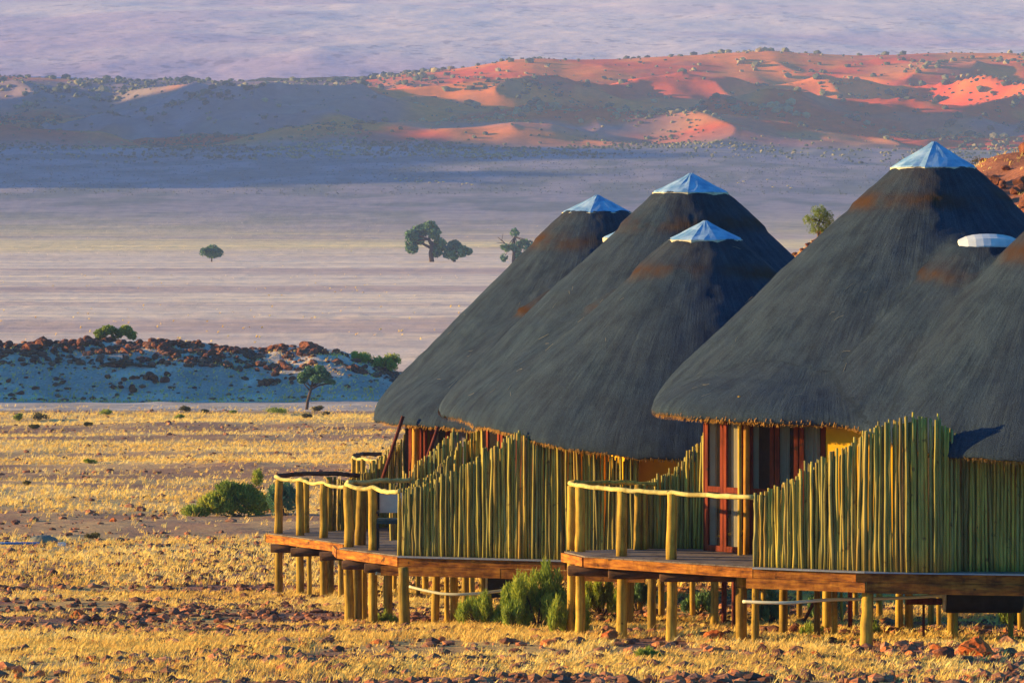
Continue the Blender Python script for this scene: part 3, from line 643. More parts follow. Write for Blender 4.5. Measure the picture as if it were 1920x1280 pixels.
# shrubs scattered over the dunes and the slope before them
def dune_shrubs():
    mb = MB(); x, y = frust(26000, 1740, 2560, 1, 1.3)
    d = .12 + .88 * sst(.50, .62, fbm(x * .012, y * .014, 171, 4)); k = rng.random(len(x)) < d; x, y = x[k], y[k]
    s = rng.uniform(.4, 1.1, len(x)) + 2.6 * rng.random(len(x)) ** 5 * sst(1850, 2000, y)
    rn = np.clip(.1 + .5 * rng.random(len(x)) + .45 * sst(.5, .6, fbm(x * .02, y * .02, 173)), 0, 1)
    pr = []
    for q in range(6):
        V, Fc = ICO1; V = V * np.random.default_rng(q).uniform(.6, 1.3, (len(V), 1)); V[:, 2] *= .8; pr.append((V, Fc))
    scatter_protos(mb, pr, x, y, gz(x, y) + s * .3, s, rn)
    x, y = frust(5000, 1500, 1790, 1, 1.3); s = rng.uniform(.15, .4, len(x)); scatter_protos(mb, pr, x, y, gz(x, y) + s * .2, s, rng.random(len(x)) * .4)
    tag(mb.build('dune_shrubs', M['duneshrub']), kind='stuff')
dune_shrubs()
pr = MB(); pr.add(*[ROCKS1[2][0]], f3=ROCKS1[2][1], r=1.0); pme = pr.mesh('pale_tussock'); pme.materials.append(M['straw'])
for u, v in ((742, 337), (752, 340), (762, 336), (783, 342), (790, 340), (806, 343), (818, 341), (824, 344), (832, 342), (868, 347), (876, 345), (886, 347), (1385, 344), (1395, 341), (1450, 352), (1478, 349), (1484, 353), (1440, 338)):
    x, y, z = hit(u, v); o = bpy.data.objects.new('pale_tussock', pme); COL.objects.link(o); s = y / F * 3.0
    o.location = (x, y, z + s * .3); o.scale = (s * 1.3, s, s * .8); tag(o, 'tiny pale tussock dotting the blue shaded slope beyond the plain', 'tussock', 'pale tussocks on the far slope')

# ------------------------------------------------------------------ huts
def plan(u, v, zd):
    D = -zd * F / (v - HV); return ((u - CU) / F * D, D)
def pole_row(mb, pts, tops, z0, sp=.078, rad=.0235, seed=0, jit=.032):
    """a palisade: upright poles along plan polyline pts, tops = pole-top heights at its vertices"""
    rg = np.random.default_rng(seed); pts = np.array(pts, float); seg = np.hypot(*np.diff(pts, axis=0).T); cum = np.concatenate([[0], np.cumsum(seg)])
    s = 0; row_ = 0
    while s < cum[-1]:
        x = np.interp(s, cum, pts[:, 0]); y = np.interp(s, cum, pts[:, 1]); zt = np.interp(s, cum, tops) + abs(rg.normal()) * jit - .02
        if rg.random() < .05: zt += .09
        r = rad * rg.uniform(.72, 1.25); k = 7; zz = np.linspace(z0, zt, k)
        off = np.cumsum(rg.normal(size=(k, 2)) * .006, 0); off -= off[0]; off += (rg.normal(size=2) * .008) + np.outer(np.linspace(0, 1, k), rg.normal(size=2) * .012)
        P = np.stack([x + off[:, 0], y + off[:, 1] + .022 * row_, zz], 1)
        mb.tube(P, np.linspace(r, r * .82, k), 7, rg.random()); s += r * 1.62; row_ = 1 - row_
def post(hut, name, x, y, z0, z1, r, mat='post', lean=(0, 0), seed=None, parent=None):
    rg = np.random.default_rng(int(abs(x * 977 + y * 131) * 10) % 99991); k = 7; t = np.linspace(0, 1, k)
    w1 = np.cumsum(rg.normal(size=(k, 2)), 0) * r * .07
    P = np.stack([x + lean[0] * t + w1[:, 0], y + lean[1] * t + w1[:, 1], z0 + (z1 - z0) * t], 1)
    rr = r * .90 * np.linspace(1.06, .94, k) * (1 + rg.normal(size=k) * .02)
    mb = MB(); mb.tube(P, rr, 12, rg.uniform(.1, .85)); return mb.build(name, M[mat], parent or hut, True)
def rail(hut, pts, r=.035, sag=.03, seed=1, mat='rail'):
    rg = np.random.default_rng(seed); P = []
    for a, b in zip(pts[:-1], pts[1:]):
        a = np.array(a, float); b = np.array(b, float); n = 9
        for k in range(n):
            t = k / n; p = a + (b - a) * t; p[2] -= sag * 4 * t * (1 - t) + rg.normal() * .006; p[0] += rg.normal() * .004; P.append(p)
    P.append(np.array(pts[-1], float)); mb = MB(); mb.tube(P, r * (1 + rg.normal(size=len(P)) * .07), 8, .7); return mb.build('handrail', M[mat], hut, True)
def log(hut, p, q, z, r=.085):
    mb = MB(); P = np.linspace((*p, z), (*q, z), 6); P[:, 2] += np.random.default_rng(int(abs(p[0]) * 1000)).normal(size=6) * .005
    P = np.concatenate([P[:1] - (P[1]-P[0]) * .02, P]); mb.tube(P, [r * .75, r, r, r, r, r, r], 14, .5); return mb.build('floor_log', M['darklog'], hut, True)
def fascia(hut, p, q, z, h=.13, name='edge_beam', rn=.6, t=.05):
    mb = MB(); mb.bar(p, q, h, t, z, rn); return mb.build(name, M['beam'], hut)
def deck_plate(hut, poly, z, th=.045):
    poly = np.array(poly, float); n = len(poly); mb = MB(); c = poly.mean(0)
    V = np.concatenate([np.c_[poly, np.full(n, z)], np.c_[poly, np.full(n, z - th)], [[*c, z], [*c, z - th]]])
    i = np.arange(n); j = (i + 1) % n
    mb.add(V, f3=np.concatenate([np.stack([i, j, np.full(n, 2*n)], 1), np.stack([n+j, n+i, np.full(n, 2*n+1)], 1)]), f4=np.stack([i, n+i, n+j, j], 1))
    return mb.build('deck', M['deck'], hut)
def wallstrip(hut, pts, z0, z1, name='wall', mat='plaster', t=.12):
    mb = MB()
    for a, b in zip(pts[:-1], pts[1:]):
        mb.bar(a, b, z1 - z0, t, (z0 + z1) / 2)
    return mb.build(name, M[mat], hut)
def glazing(hut, p, q, z0, z1, zt, fw=.06, curtain=None, name='glass_door', cm='curtain'):
    """one framed leaf between plan points p and q: stiles, rails, pane, curtain behind"""
    p = np.array(p, float); q = np.array(q, float); d = (q - p); L = np.hypot(*d); d /= L; n = np.array((-d[1], d[0])); n = n if n[1] > 0 else -n
    mb = MB(); 
    for c in (p + d * fw / 2, q - d * fw / 2): mb.box((*c, (z0 + z1) / 2), (fw, .05, z1 - z0), math.atan2(d[1], d[0]))
    for zz, hh in ((z0 + .045, .09), (z1 - .03, .06)) + (((zt, .09),) if zt else ()): mb.bar(p + d * fw, q - d * fw, hh, .044, zz)
    fr = mb.build(name, M['redwood'], hut)
    g = MB(); g.bar(p + d * fw, q - d * fw, z1 - z0 - .15, .008, (z0 + z1) / 2 + .015); g.build('pane', M['glass'], fr)
    if curtain:
        a, b = curtain; k = 14; cb = MB(); t = np.linspace(a, b, k); c = p[None] + np.outer(t * L, d) + n[None] * (.07 + .03 * np.sin(np.arange(k) * 2.2))[:, None]
        V = np.concatenate([np.c_[c, np.full(k, z0 + .05)], np.c_[c, np.full(k, z1 - .05)]]); i = np.arange(k - 1)
        V = np.concatenate([V, V + np.array((n[0] * .012, n[1] * .012, 0))])
        f = np.stack([i, i + 1, k + i + 1, k + i], 1); cb.add(V, f4=np.concatenate([f, f[:, ::-1] + 2 * k])); cb.build('curtain', M[cm], fr, True)
    return fr

def roof(hut, lobes, seed=0, T=.34, caps=()):
    rg = np.random.default_rng(seed); c = (np.array(lobes[0]['c']) + np.array(lobes[1]['c'])) / 2
    N, Mr = 420, 130; th = np.linspace(0, 2 * np.pi, N, endpoint=False); dx, dy = np.cos(th), np.sin(th)
    Rs = []
    for l in lobes:
        ex, ey = l['c'][0] - c[0], l['c'][1] - c[1]; pr = dx * ex + dy * ey; R0 = l.get('Rf', l.get('R')); disc = R0 ** 2 - (ex**2 + ey**2 - pr**2); Rs.append(np.where(disc > 0, pr + np.sqrt(np.maximum(disc, 0)), .5))
    Rs = np.array(Rs); kk = .24; Rt = np.log(np.exp(Rs / kk).sum(0)) * kk
    Rt = Rt + (fbm(dx * 2.2 + 9, dy * 2.2 + seed, seed, 3) - .5) * .22
    def height(x, y):
        zs = []; best = None
        for l in lobes:
            ax, ay = x - l['c'][0], y - l['c'][1]; r = np.hypot(ax, ay)
            sl = (l['z0'] - l['ze']) / ((l['R'] if 'R' in l else l['Re']) - l['rc']); rm = l.get('R', l.get('Re'))
            t = np.clip((r - l['rc']) / (rm - l['rc']), 0, 1.3)
            z = l['z0'] - sl * np.maximum(r - l['rc'], 0) + .05 * np.sin(np.pi * np.clip(t, 0, 1)) * (rm > 3)
            a = np.arctan2(ay, ax); ce = l['rc'] + .62 + .05 * np.sin(a * 5 + seed)
            z = z + .055 * (1 - sst(0, .07, r - ce))
            z = z - l.get('fd', 0) * np.maximum(-ay / np.maximum(r, .1), 0) ** 2 * sst(.3, 1, t)
            zs.append(z)
        zs = np.array(zs); k = .10; mx = zs.max(0); z = mx + np.log(np.exp((zs - mx) / k).sum(0)) * k; who = zs.argmax(0)
        return z, who
    def uvof(x, y, who):
        u = np.zeros_like(x); v = np.zeros_like(x); col = np.zeros_like(x)
        for i, l in enumerate(lobes):
            ax, ay = x - l['c'][0], y - l['c'][1]; r = np.hypot(ax, ay); m_ = who == i
            u = np.where(m_, np.arctan2(ay, ax) + i * 7, u); v = np.where(m_, r, v); col = np.where(m_, np.exp(-((r - l['rc'] - .60) / .12) ** 2) * .9 + .25 * (1 - sst(.3, .8, r - l['rc'])) + .06, col)
        return u, v, col
    rings = []; w_ = .42
    ts = np.linspace(0, 1, Mr) ** 1.0
    rows = []
    for t in ts: rows.append((np.outer(1, (Rt - w_) * t)[0], 0))
    for s in (.34, .27, .2, .14, .09, .05, .02, 0): rows.append((Rt - s, 1))
    for s in (.015, .04): rows.append((Rt - s, 2))
    V = []; UV = []; Cc = []
    def row(rho, mode):
        x = c[0] + dx * rho; y = c[1] + dy * rho; z, who = height(x, y); s = np.clip((Rt - rho) / w_, 0, 1); rr = np.sqrt(np.maximum(1 - (1 - s) ** 2, 0))
        if mode <= 1: z = z - T / 2 * (1 - rr)
        else: z = z - T / 2 - T / 2 * rr
        z = z + (fbm(x * 1.3, y * 1.3 + z * .7, seed + 3, 4) - .5) * .10 + (fbm(x * 6, y * 6 + z * 3, seed + 4, 3) - .5) * .035
        return x, y, z, who
    for rho, mode in rows:
        x, y, z, who = row(rho, mode); u, v, cc = uvof(x, y, who); V.append(np.stack([x, y, z], 1)); UV.append(np.stack([u, v], 1)); Cc.append(cc)
    nr = len(V); V = np.concatenate(V); UV = np.concatenate(UV); Cc = np.concatenate(Cc)
    i, j = np.meshgrid(np.arange(nr-1), np.arange(N), indexing='ij'); a = (i*N + j).ravel(); b = (i*N + (j+1) % N).ravel()
    mb = MB(); mb.add(V, f4=np.stack([a, b, b + N, a + N], 1)[:, ::-1], r=Cc); me = mb.mesh('thatched_roof', True)
    uvl = me.uv_layers.new(name='UVMap'); li = np.zeros(len(me.loops), np.int32); me.loops.foreach_get('vertex_index', li); uvl.data.foreach_set('uv', UV[li].astype(np.float32).ravel())
    ro = link_mesh('thatched_roof', me, M['thatch'], hut)
    V = []
    for s in (.035, .07, .15, .26, .42, .7, 1.0, 1.5, 2.1):
        x, y, z, who = row(Rt - s, 3); V.append(np.stack([x, y, z + (.0 if s > .04 else .004)], 1))
    nr = len(V); i, j = np.meshgrid(np.arange(nr-1), np.arange(N), indexing='ij'); a = (i*N + j).ravel(); b = (i*N + (j+1) % N).ravel()
    mb = MB(); mb.add(np.concatenate(V), f4=np.stack([a, b, b + N, a + N], 1)[:, ::-1]); mb.build('eave_underside', M['soffit'], ro, True)
    # ragged cut ends along the eave
    n = 5200; a = rg.uniform(0, 2 * np.pi, n); q = np.interp(a, th, Rt, period=2 * np.pi) - rg.uniform(.0, .16, n); x = c[0] + np.cos(a) * q; y = c[1] + np.sin(a) * q; z, _ = height(x, y)
    s_ = np.clip((np.interp(a, th, Rt, period=2 * np.pi) - q) / w_, 0, 1); z = z - T / 2 - T / 2 * np.sqrt(np.maximum(1 - (1 - s_) ** 2, 0)) + .015
    hL = rg.uniform(.02, .075, n); tx, ty = -np.sin(a) * .009, np.cos(a) * .009; ox, oy = np.cos(a) * .02, np.sin(a) * .02
    Vf = np.stack([np.stack([x-tx, y-ty, z], 1), np.stack([x+tx, y+ty, z], 1), np.stack([x+tx*.5+ox, y+ty*.5+oy, z-hL], 1), np.stack([x-tx*.5+ox, y-ty*.5+oy, z-hL], 1)], 1)
    mb = MB(); mb.add(Vf.reshape(-1, 3), f4=np.arange(n)[:, None]*4 + np.array([[0, 1, 2, 3]]), r=np.repeat(rg.random(n), 4)); tag(mb.build('reed_fringe', M['soffit'], ro), kind='stuff')
    # loose pale stalks caught on the roof
    n = 60; a = rg.uniform(0, 2 * np.pi, n); q = np.interp(a, th, Rt, period=2 * np.pi) * np.sqrt(rg.uniform(.02, .9, n)); x = c[0] + np.cos(a) * q; y = c[1] + np.sin(a) * q; d = rg.uniform(0, 6.28, n); L_ = rg.uniform(.03, .10, n)
    mb = MB()
    for k in range(n):
        xs = x[k] + np.cos(d[k]) * L_[k] * np.array([-1, 0, 1]); ys = y[k] + np.sin(d[k]) * L_[k] * np.array([-1, 0, 1]) + np.array([0, rg.normal() * .02, 0]); zz, _ = height(xs, ys)
        mb.tube(np.stack([xs, ys, zz + .035], 1), .0028, 4, cap=False)
    tag(mb.build('loose_stalks', M['stalk'], ro), kind='stuff')
    for cp in caps: cp(ro, height)
    return ro
def cone_cap(cx, cy, zb_, r, h, sides=9, rot=.2):
    def f(ro, height):
        zb = zb_ + .065; rg = np.random.default_rng(int(cx * 100) % 997); a = np.arange(sides * 4) / (sides * 4) * 2 * np.pi + rot; n = len(a)
        wob = np.where(np.arange(n) % 4 == 0, 1.0, .965); rows = []
        for k, (rr, zz) in enumerate(((1.03, -.03), (1.0, .03), (.72, .30), (.42, .60), (.2, .82), (.05, .99))):
            q = rr * r * wob * (1 + rg.normal(size=n) * .006); rows.append(np.stack([cx + q*np.cos(a), cy + q*np.sin(a), np.full(n, zb + zz*h) + (rg.normal(size=n)*.004)], 1))
        rows.append(np.array([[cx, cy, zb + h]])); V = np.concatenate(rows); i = np.arange(n); j = (i + 1) % n
        f4 = np.concatenate([np.stack([m_*n+i, m_*n+j, (m_+1)*n+j, (m_+1)*n+i], 1) for m_ in range(5)]); mb = MB(); mb.add(V, f3=np.stack([5*n+i, 5*n+j, np.full(n, 6*n)], 1), f4=f4); o = mb.build('roof_cap', M['cap'], ro)
        V = np.concatenate([np.stack([cx + q*r*np.cos(a)*wob, cy + q*r*np.sin(a)*wob, np.full(n, zb + zz)], 1) for q, zz in ((.96, -.10), (1.045, -.09), (1.055, -.012), (.96, -.008))])
        mb = MB(); mb.add(V, f4=np.concatenate([np.stack([m_*n+i, m_*n+j, (m_+1)*n+j, (m_+1)*n+i], 1) for m_ in range(3)])); mb.build('cap_rim', M['caprim'], o)
    return f
def barrel_cap(cx, cy, zb, rx, ry, h):
    def f(ro, height):
        a = np.linspace(0, np.pi, 13); mb = MB(); ks = np.linspace(-1, 1, 9); V = []
        for k in ks:
            sc = math.sqrt(max(0.0, 1 - (abs(k) * .82) ** 2.4)); V.append(np.stack([cx + k * rx + 0*a, cy + ry * np.cos(a) * sc, zb + h * np.sin(a) * sc + .02 * (np.arange(13) % 2)], 1))
        n = 13; V = np.concatenate(V); i = np.arange(n - 1); mb.add(np.concatenate([V[:13], V[-13:]]), f3=[(0, q, q + 1) for q in range(1, 12)] + [(13, 14 + q, 13 + q) for q in range(1, 12)]); mb.add(V, f4=np.concatenate([np.stack([m_*n+i, m_*n+i+1, (m_+1)*n+i+1, (m_+1)*n+i], 1) for m_ in range(8)]))
        o = mb.build('roof_cap', M['paleblue'], ro)
        mb = MB(); b2 = np.linspace(0, 2*np.pi, 25); mb.tube(np.stack([cx + rx*1.02*np.cos(b2), cy + ry*1.02*np.sin(b2), zb + 0*b2 - .03], 1), .04, 6, cap=False); mb.build('cap_rim', M['caprim'], o)
    return f

# each hut is laid out on its own drawing and then set to its true size and distance (factor K)
K = 1.0
def ground(x, y): return float(gz(np.array([x * K]), np.array([y * K]))[0]) / K
_hit = hit
def hit(u, v): return tuple(c / K for c in _hit(u, v))
def settle(root, k, base):
    """bring a thing to its real size and stand it on its base point"""
    from mathutils import Matrix
    T_ = Matrix.Translation([-c for c in base]) @ Matrix.Scale(k, 4)
    done = set()
    for o in [root] + list(root.children_recursive):
        if o.type == 'MESH' and o.data.name not in done: o.data.transform(T_ @ Matrix.Translation(root.location)); done.add(o.data.name)
    root.location = base
RAILH = 1.04
K = .93
# ---- nearest hut (right)
zc = -(1042 - HV) / F * 60.5
def stilts(hut, lst, ztop, r=.08, mat='post'):
    for it in lst:
        u, v = it[:2]; rr = it[2] if len(it) > 2 else r; mt = it[3] if len(it) > 3 else mat; x, y, z = hit(u, v)
        post(hut, 'stilt', x, y, z - .15, ztop, rr, mt)
HC = empty('thatched_hut', (0, 0, 0)); tag(HC, 'nearest thatched hut on stilts, tallest roof cap, sunlit yellow wall, at the right edge', 'hut', 'stilted thatched huts')
p0, p1, p2, p3, p4 = plan(1058, 1033, zc), plan(1096, 1042, zc), plan(1412, 1062, zc), plan(1622, 1070, zc), (8.9, 57.55)
p5 = (11.5, 58.5); pb = (11, 66)
deck_plate(HC, [p0, p1, p2, p3, p4, p5, pb, (4, 65), (2.6, 61.9), (1.9, 61.75)], zc)
def off(p, dx=0, dy=-.03): return (p[0] + dx, p[1] + dy)
fascia(HC, off(p0, -.03), off(p1, -.02), zc - .09, .14); fascia(HC, off(p1), off(p2), zc - .095, .15, rn=.8)
mb = MB(); mb.bar(off(p2, 0, -.02), off((p2[0]+(p3[0]-p2[0])*.93, p2[1]+(p3[1]-p2[1])*.93), 0, -.02), .13, .06, zc - .10, .75); mb.build('edge_beam', M['beam'], HC)
mb = MB(); mb.bar(off(p2, -.1, -.05), off(p3, .0, -.05), .15, .07, zc - .245, .85); mb.build('support_beam', M['beam'], HC)
fascia(HC, (p3[0]-.14, p3[1]-.005), off(p4, 0, -.02), zc - .10, .13, rn=.3); mb = MB(); mb.bar(off(p3, .02, -.015), off(p4, 0, -.05), .16, .07, zc - .25, .25); mb.build('support_beam', M['beam'], HC)
fascia(HC, p4, p5, zc - .10, .13, rn=.3)
mb = MB()
for a, b in ((p2, p3), (p3, p4)): mb.bar(off(a, .0, -.045), off(b, .0, -.045), .02, .10, zc - .015)
mb.build('edge_strip', M['edge'], HC)
for u, v, L_ in ((1066, 1050, 3.2), (1142, 1062, 3.2), (1238, 1078, 3.0)):
    D = {1066: 60.75, 1142: 60.35, 1238: 59.85}[u]; x = (u - CU) / F * D; log(HC, (x, D), (x + L_, D + .1), zc - .26, .085)
RC = []
for u, rr in ((1072, .075), (1088, .085), (1165, .09), (1260, .09)):
    t = (u - 1096) / (1412 - 1096)
    if u < 1090: v = 1034 if u == 1072 else 1038
    else: v = 1042 + 20 * t
    x, y = plan(u, v - 4, zc); y += .05; RC.append((x, y))
    post(HC, 'railing_post', x, y, zc, zc + RAILH - .02, rr); post(HC, 'stilt', x, y, ground(x, y) - .15, zc - .05, rr)
ws = (p2[0] + .02, p2[1] + .05)
rail(HC, [(RC[0][0]-.03, RC[0][1], zc + RAILH + .02), (*RC[1], zc + RAILH + .01), (*RC[2], zc + RAILH), (*RC[3], zc + RAILH), (*ws, zc + RAILH + .02)], .038, .01, 5)
rail(HC, [(RC[0][0]-.03, RC[0][1]+.05, zc + RAILH + .03), (1.75, 61.75, zc + RAILH + .03), (2.35, 61.8, zc + RAILH)], .036, .01, 6, 'post')
stilts(HC, [(1180, 1175), (1222, 1182), (1240, 1160, .07), (1340, 1178), (1357, 1170, .055, 'redwood'), (1377, 1180, .05, 'redwood'), (1417, 1206, .065), (1432, 1165, .06), (1468, 1196, .075),
            (1532, 1196, .055), (1550, 1180, .085), (1566, 1196, .05), (1578, 1170, .03), (1594, 1180, .04, 'redwood'), (1686, 1185, .07), (1705, 1185, .075), (1745, 1175, .06), (1760, 1180, .045), (1786, 1195, .085), (1885, 1150, .08),
            (1500, 1160, .06), (1300, 1155, .06), (1200, 1150, .06), (1120, 1150, .07), (1650, 1160, .07), (1605, 1158, .06), (1915, 1180, .07)], zc - .15)
x, y = (p3[0] + .02, p3[1] + .08); post(HC, 'stilt', x, y, ground(x, y) - .15, zc - .3, .105)
# brace plank
mb = MB(); a = hit(1505, 1172); mb.tube([(a[0], a[1], a[2]), (a[0] + .35, a[1], a[2] + .75)], .03, 6); mb.build('brace', M['redwood'], HC)
# palisade screens
_pr = pole_row
def pole_row(mb, pts, tops, z0, sp=.078, rad=.0235, seed=0, jit=.032):
    _pr(mb, pts, tops, z0, sp, rad, seed, jit); _pr(mb, [(p[0] + .01, p[1] + .075) for p in pts], [t - .10 for t in tops], z0, sp, rad, seed + 500, jit)
mb = MB(); zt = lambda v, D: (HV - v) / F * D
e1 = (p2[0] + .03, p2[1] + .04); e2 = (p3[0] - .01, p3[1] + .03); mp = lambda t: (e1[0] + (e2[0]-e1[0])*t, e1[1] + (e2[1]-e1[1])*t)
pole_row(mb, [e1, mp(.16), mp(.32), mp(.5), mp(.72), mp(.88), e2], [zt(929, 58.8), zt(915, 58.7), zt(900, 58.6), zt(872, 58.5), zt(846, 58.4), zt(835, 58.2), zt(812, 58.1)], zc, seed=3)
mb.build('pole_screen', M['pole'], HC, True)['label'] = 'sunlit stepped section of the upright pole screen'
mb = MB(); pole_row(mb, [e2, plan(1700, 1072, zc), plan(1762, 1073, zc), (6.75, 58.05), (8.9, 57.95), (p5[0], p5[1] + .05)], [zt(808, 58.1), zt(782, 57.9), zt(786, 57.8), -3.72, -3.95, -4.2], zc, seed=4)
mb.build('pole_screen', M['pole'], HC, True)['label'] = 'shaded grey-green section of the upright pole screen'
mb = MB(); pole_row(mb, [(2.0, 61.75), (2.3, 61.8), (2.6, 61.8), (2.85, 61.75), (3.1, 61.65)], [zt(911, 61.7), zt(900, 61.7), zt(880, 61.7), zt(850, 61.7), zt(812, 61.6)], zc, seed=5, rad=.0235)
mb.build('pole_screen', M['pole'], HC, True)
x, y = 2.02, 61.6; post(HC, 'railing_post', x, y, zc, zc + RAILH, .075); post(HC, 'railing_post', 2.13, 61.63, zc, zc + RAILH, .045)
# glass doors, walls
ztop = -3.22; DP = [(3.12, 61.35), (3.38, 61.05), (3.66, 60.72)]
d0 = (3.10, 61.45); zT = zt(919, 61)
glazing(HC, (3.10, 61.40), (3.37, 61.15), zc + .01, ztop, zT, .055, (.0, .4))
glazing(HC, (3.38, 61.13), (3.64, 60.90), zc + .01, ztop, zT, .055, (.25, .8))
glazing(HC, (3.76, 60.84), (4.14, 60.72), zc + .01, ztop - .1, zT, .06, (.0, .35))
glazing(HC, (4.16, 60.715), (4.52, 60.62), zc + .01, ztop, zT, .07, (.15, .6))
glazing(HC, (4.54, 60.615), (4.94, 60.50), zc + .01, ztop, zT, .07, (.1, .75))
post(HC, 'door_post', 3.60, 60.66, zc, ztop, .036, 'post'); post(HC, 'door_post', 3.71, 60.78, zc, ztop, .055, 'orangepost'); post(HC, 'door_post', 3.09, 61.46, zc, ztop, .03, 'redwood')
wallstrip(HC, [(4.98, 60.50), (5.95, 59.72)], zc, -3.45); wallstrip(HC, [(5.97, 59.72), (6.7, 59.1), (9.0, 58.6), (11, 59.2)], zc, -3.52, 'shade_toned_wall', 'shadewall')  # second strip, behind the screen: dark tone stands in for shade
wallstrip(HC, [(3.13, 61.6), (3.3, 64), (4.8, 67.4), (8, 68.3), (11, 67)], zc, -3.6, 'shade_toned_wall', 'shadewall')
roof(HC, [dict(c=(7.09, 64.5), rc=.70, z0=.36, R=4.70, ze=-3.38), dict(c=(9.0, 60.9), rc=.6, z0=-.42, R=3.86, ze=-3.72, fd=.16), dict(c=(7.66, 62.3), rc=.54, z0=-.93, Re=3.4, Rf=3.4, ze=-3.30), dict(c=(5.2, 62.6), rc=.3, z0=-2.35, Re=2.85, Rf=2.85, ze=-3.36)], 5,
     caps=[cone_cap(7.09, 64.5, .36, .70, .42), cone_cap(9.02, 60.85, -.38, .6, .36), barrel_cap(7.72, 62.25, -.95, .48, .44, .26)])

settle(HC, K, (7.0 * K, 61 * K, float(gz(np.array([7.0 * K]), np.array([61 * K]))[0])))

# ---- middle hut
K = 1.04
zb = -(1028 - HV) / F * 64.5
HB = empty('thatched_hut', (0, 0, 0)); tag(HB, 'middle thatched hut on stilts with two pointed blue caps and a chair on its deck', 'hut', 'stilted thatched huts')
q0, q1, q2, q3 = plan(636, 1027, zb), plan(747, 1041, zb), plan(1060, 1049, zb), (2.15, 62.15)
deck_plate(HB, [q0, q1, q2, q3, (6, 62.4), (6.5, 70), (0, 69.5), (-1.4, 66.6), (-2.5, 65.6)], zb)
fascia(HB, (-3.03, 65.3), off(q0, -.03), zb - .09, .14); fascia(HB, off(q0, -.02), off(q1, 0, -.03), zb - .095, .15, rn=.8); fascia(HB, off(q1, .01, -.03), off(q2), zb - .10, .13, rn=.5); fascia(HB, off(q2, .01), q3, zb - .10, .13, rn=.4); fascia(HB, (2.17, 62.15), (5, 62.3), zb - .1, .13)
mb = MB(); mb.bar(off(q1, -.28, -.03), off(((q1[0]+q2[0]*1.6)/2.6, (q1[1]+q2[1]*1.6)/2.6), 0, -.06), .15, .08, zb - .245, .75); mb.build('support_beam', M['beam'], HB)
mb = MB(); mb.bar(off(((q1[0]+q2[0]*1.6)/2.6 + .01, (q1[1]+q2[1]*1.6)/2.6), 0, -.06), off(q3, 0, -.04), .15, .08, zb - .25, .4); mb.build('support_beam', M['beam'], HB)
mb = MB(); mb.bar(off(q1, 0, -.05), off(q2, 0, -.05), .02, .1, zb - .015); mb.bar(off(q2, 0, -.05), off(q3, 0, -.05), .02, .1, zb - .015); mb.build('edge_strip', M['edge'], HB)
for u, D, L_ in ((642, 64.35, 2.5), (684, 63.85, 2.5)): x = (u - CU) / F * D; log(HB, (x, D), (x + L_, D + .1), zb - .26, .08)
RB = []
for u, v, rr in ((654, 1025, .09), (700, 1031, .085)):
    x, y = plan(u, v, zb); RB.append((x, y + .05)); post(HB, 'railing_post', x, y + .05, zb, zb + RAILH - .02, rr); post(HB, 'stilt', x, y + .05, ground(x, y) - .15, zb - .05, rr)
post(HB, 'railing_post', RB[0][0] + .17, RB[0][1] + .35, zb, zb + RAILH - .05, .10)
w1 = (q1[0] + .02, q1[1] + .04)
rail(HB, [(RB[0][0]-.05, RB[0][1], zb + RAILH + .02), (*RB[1], zb + RAILH), (*w1, zb + RAILH + .02)], .038, .05, 7)
rail(HB, [(RB[0][0]-.02, RB[0][1]+.05, zb + RAILH + .03), (-2.25, 65.6, zb + RAILH + .02), (-1.75, 65.9, zb + RAILH + .0)], .04, .01, 8)
stilts(HB, [(668, 1168, .10), (684, 1165, .07), (727, 1165, .085), (760, 1177, .1), (815, 1170, .075), (838, 1172, .045), (850, 1170, .075), (873, 1155, .075), (886, 1140, .06), (784, 1120, .05), (798, 1110, .07), (960, 1168, .06), (1000, 1140, .08), (905, 1130, .07), (740, 1110, .05)], zb - .1)
mb = MB(); mq = lambda t: (w1[0] + (q2[0]-w1[0])*t, w1[1] + (q2[1]+.04-w1[1])*t)
pole_row(mb, [w1, mq(.12), mq(.27), mq(.45), mq(.6), mq(.72)], [zt(922, 63.2), zt(912, 63.2), zt(890, 63), zt(862, 63), zt(832, 62.9), zt(808, 62.8)], zb, seed=13, rad=.0235)
mb.build('pole_screen', M['pole'], HB, True)['label'] = 'sunlit rising section of the upright pole screen'
mb = MB(); pole_row(mb, [mq(.725), (q2[0], q2[1] + .04), (2.05, 62.3)], [zt(812, 62.8), zt(838, 62.6), zt(862, 62.5)], zb, seed=14, rad=.0235); mb.build('pole_screen', M['pole'], HB, True)
mb = MB(); pole_row(mb, [(-1.75, 65.9), (-1.3, 66.0), (-.95, 66.1), (-.6, 66.1), (-.35, 65.8)], [zt(912, 66), zt(880, 66), zt(835, 66), zt(805, 66), zt(790, 66)], zb, seed=15, rad=.0235); mb.build('pole_screen', M['pole'], HB, True)
zw = -3.85
glazing(HB, (-.42, 65.3), (-.2, 64.9), zb, zw, None, .06, None); glazing(HB, (-.18, 64.88), (.12, 64.5), zb, zw, None, .06, (.2, .7)); glazing(HB, (.14, 64.48), (.4, 64.2), zb, zw, None, .06, None)
wallstrip(HB, [(.42, 64.18), (1.7, 64.0), (1.9, 62.9), (5.2, 62.75)], zb, -3.85); wallstrip(HB, [(-.45, 65.4), (.2, 68), (1.8, 70.8), (5, 71.5), (7, 70)], zb, -3.9, 'shade_toned_wall', 'shadewall')
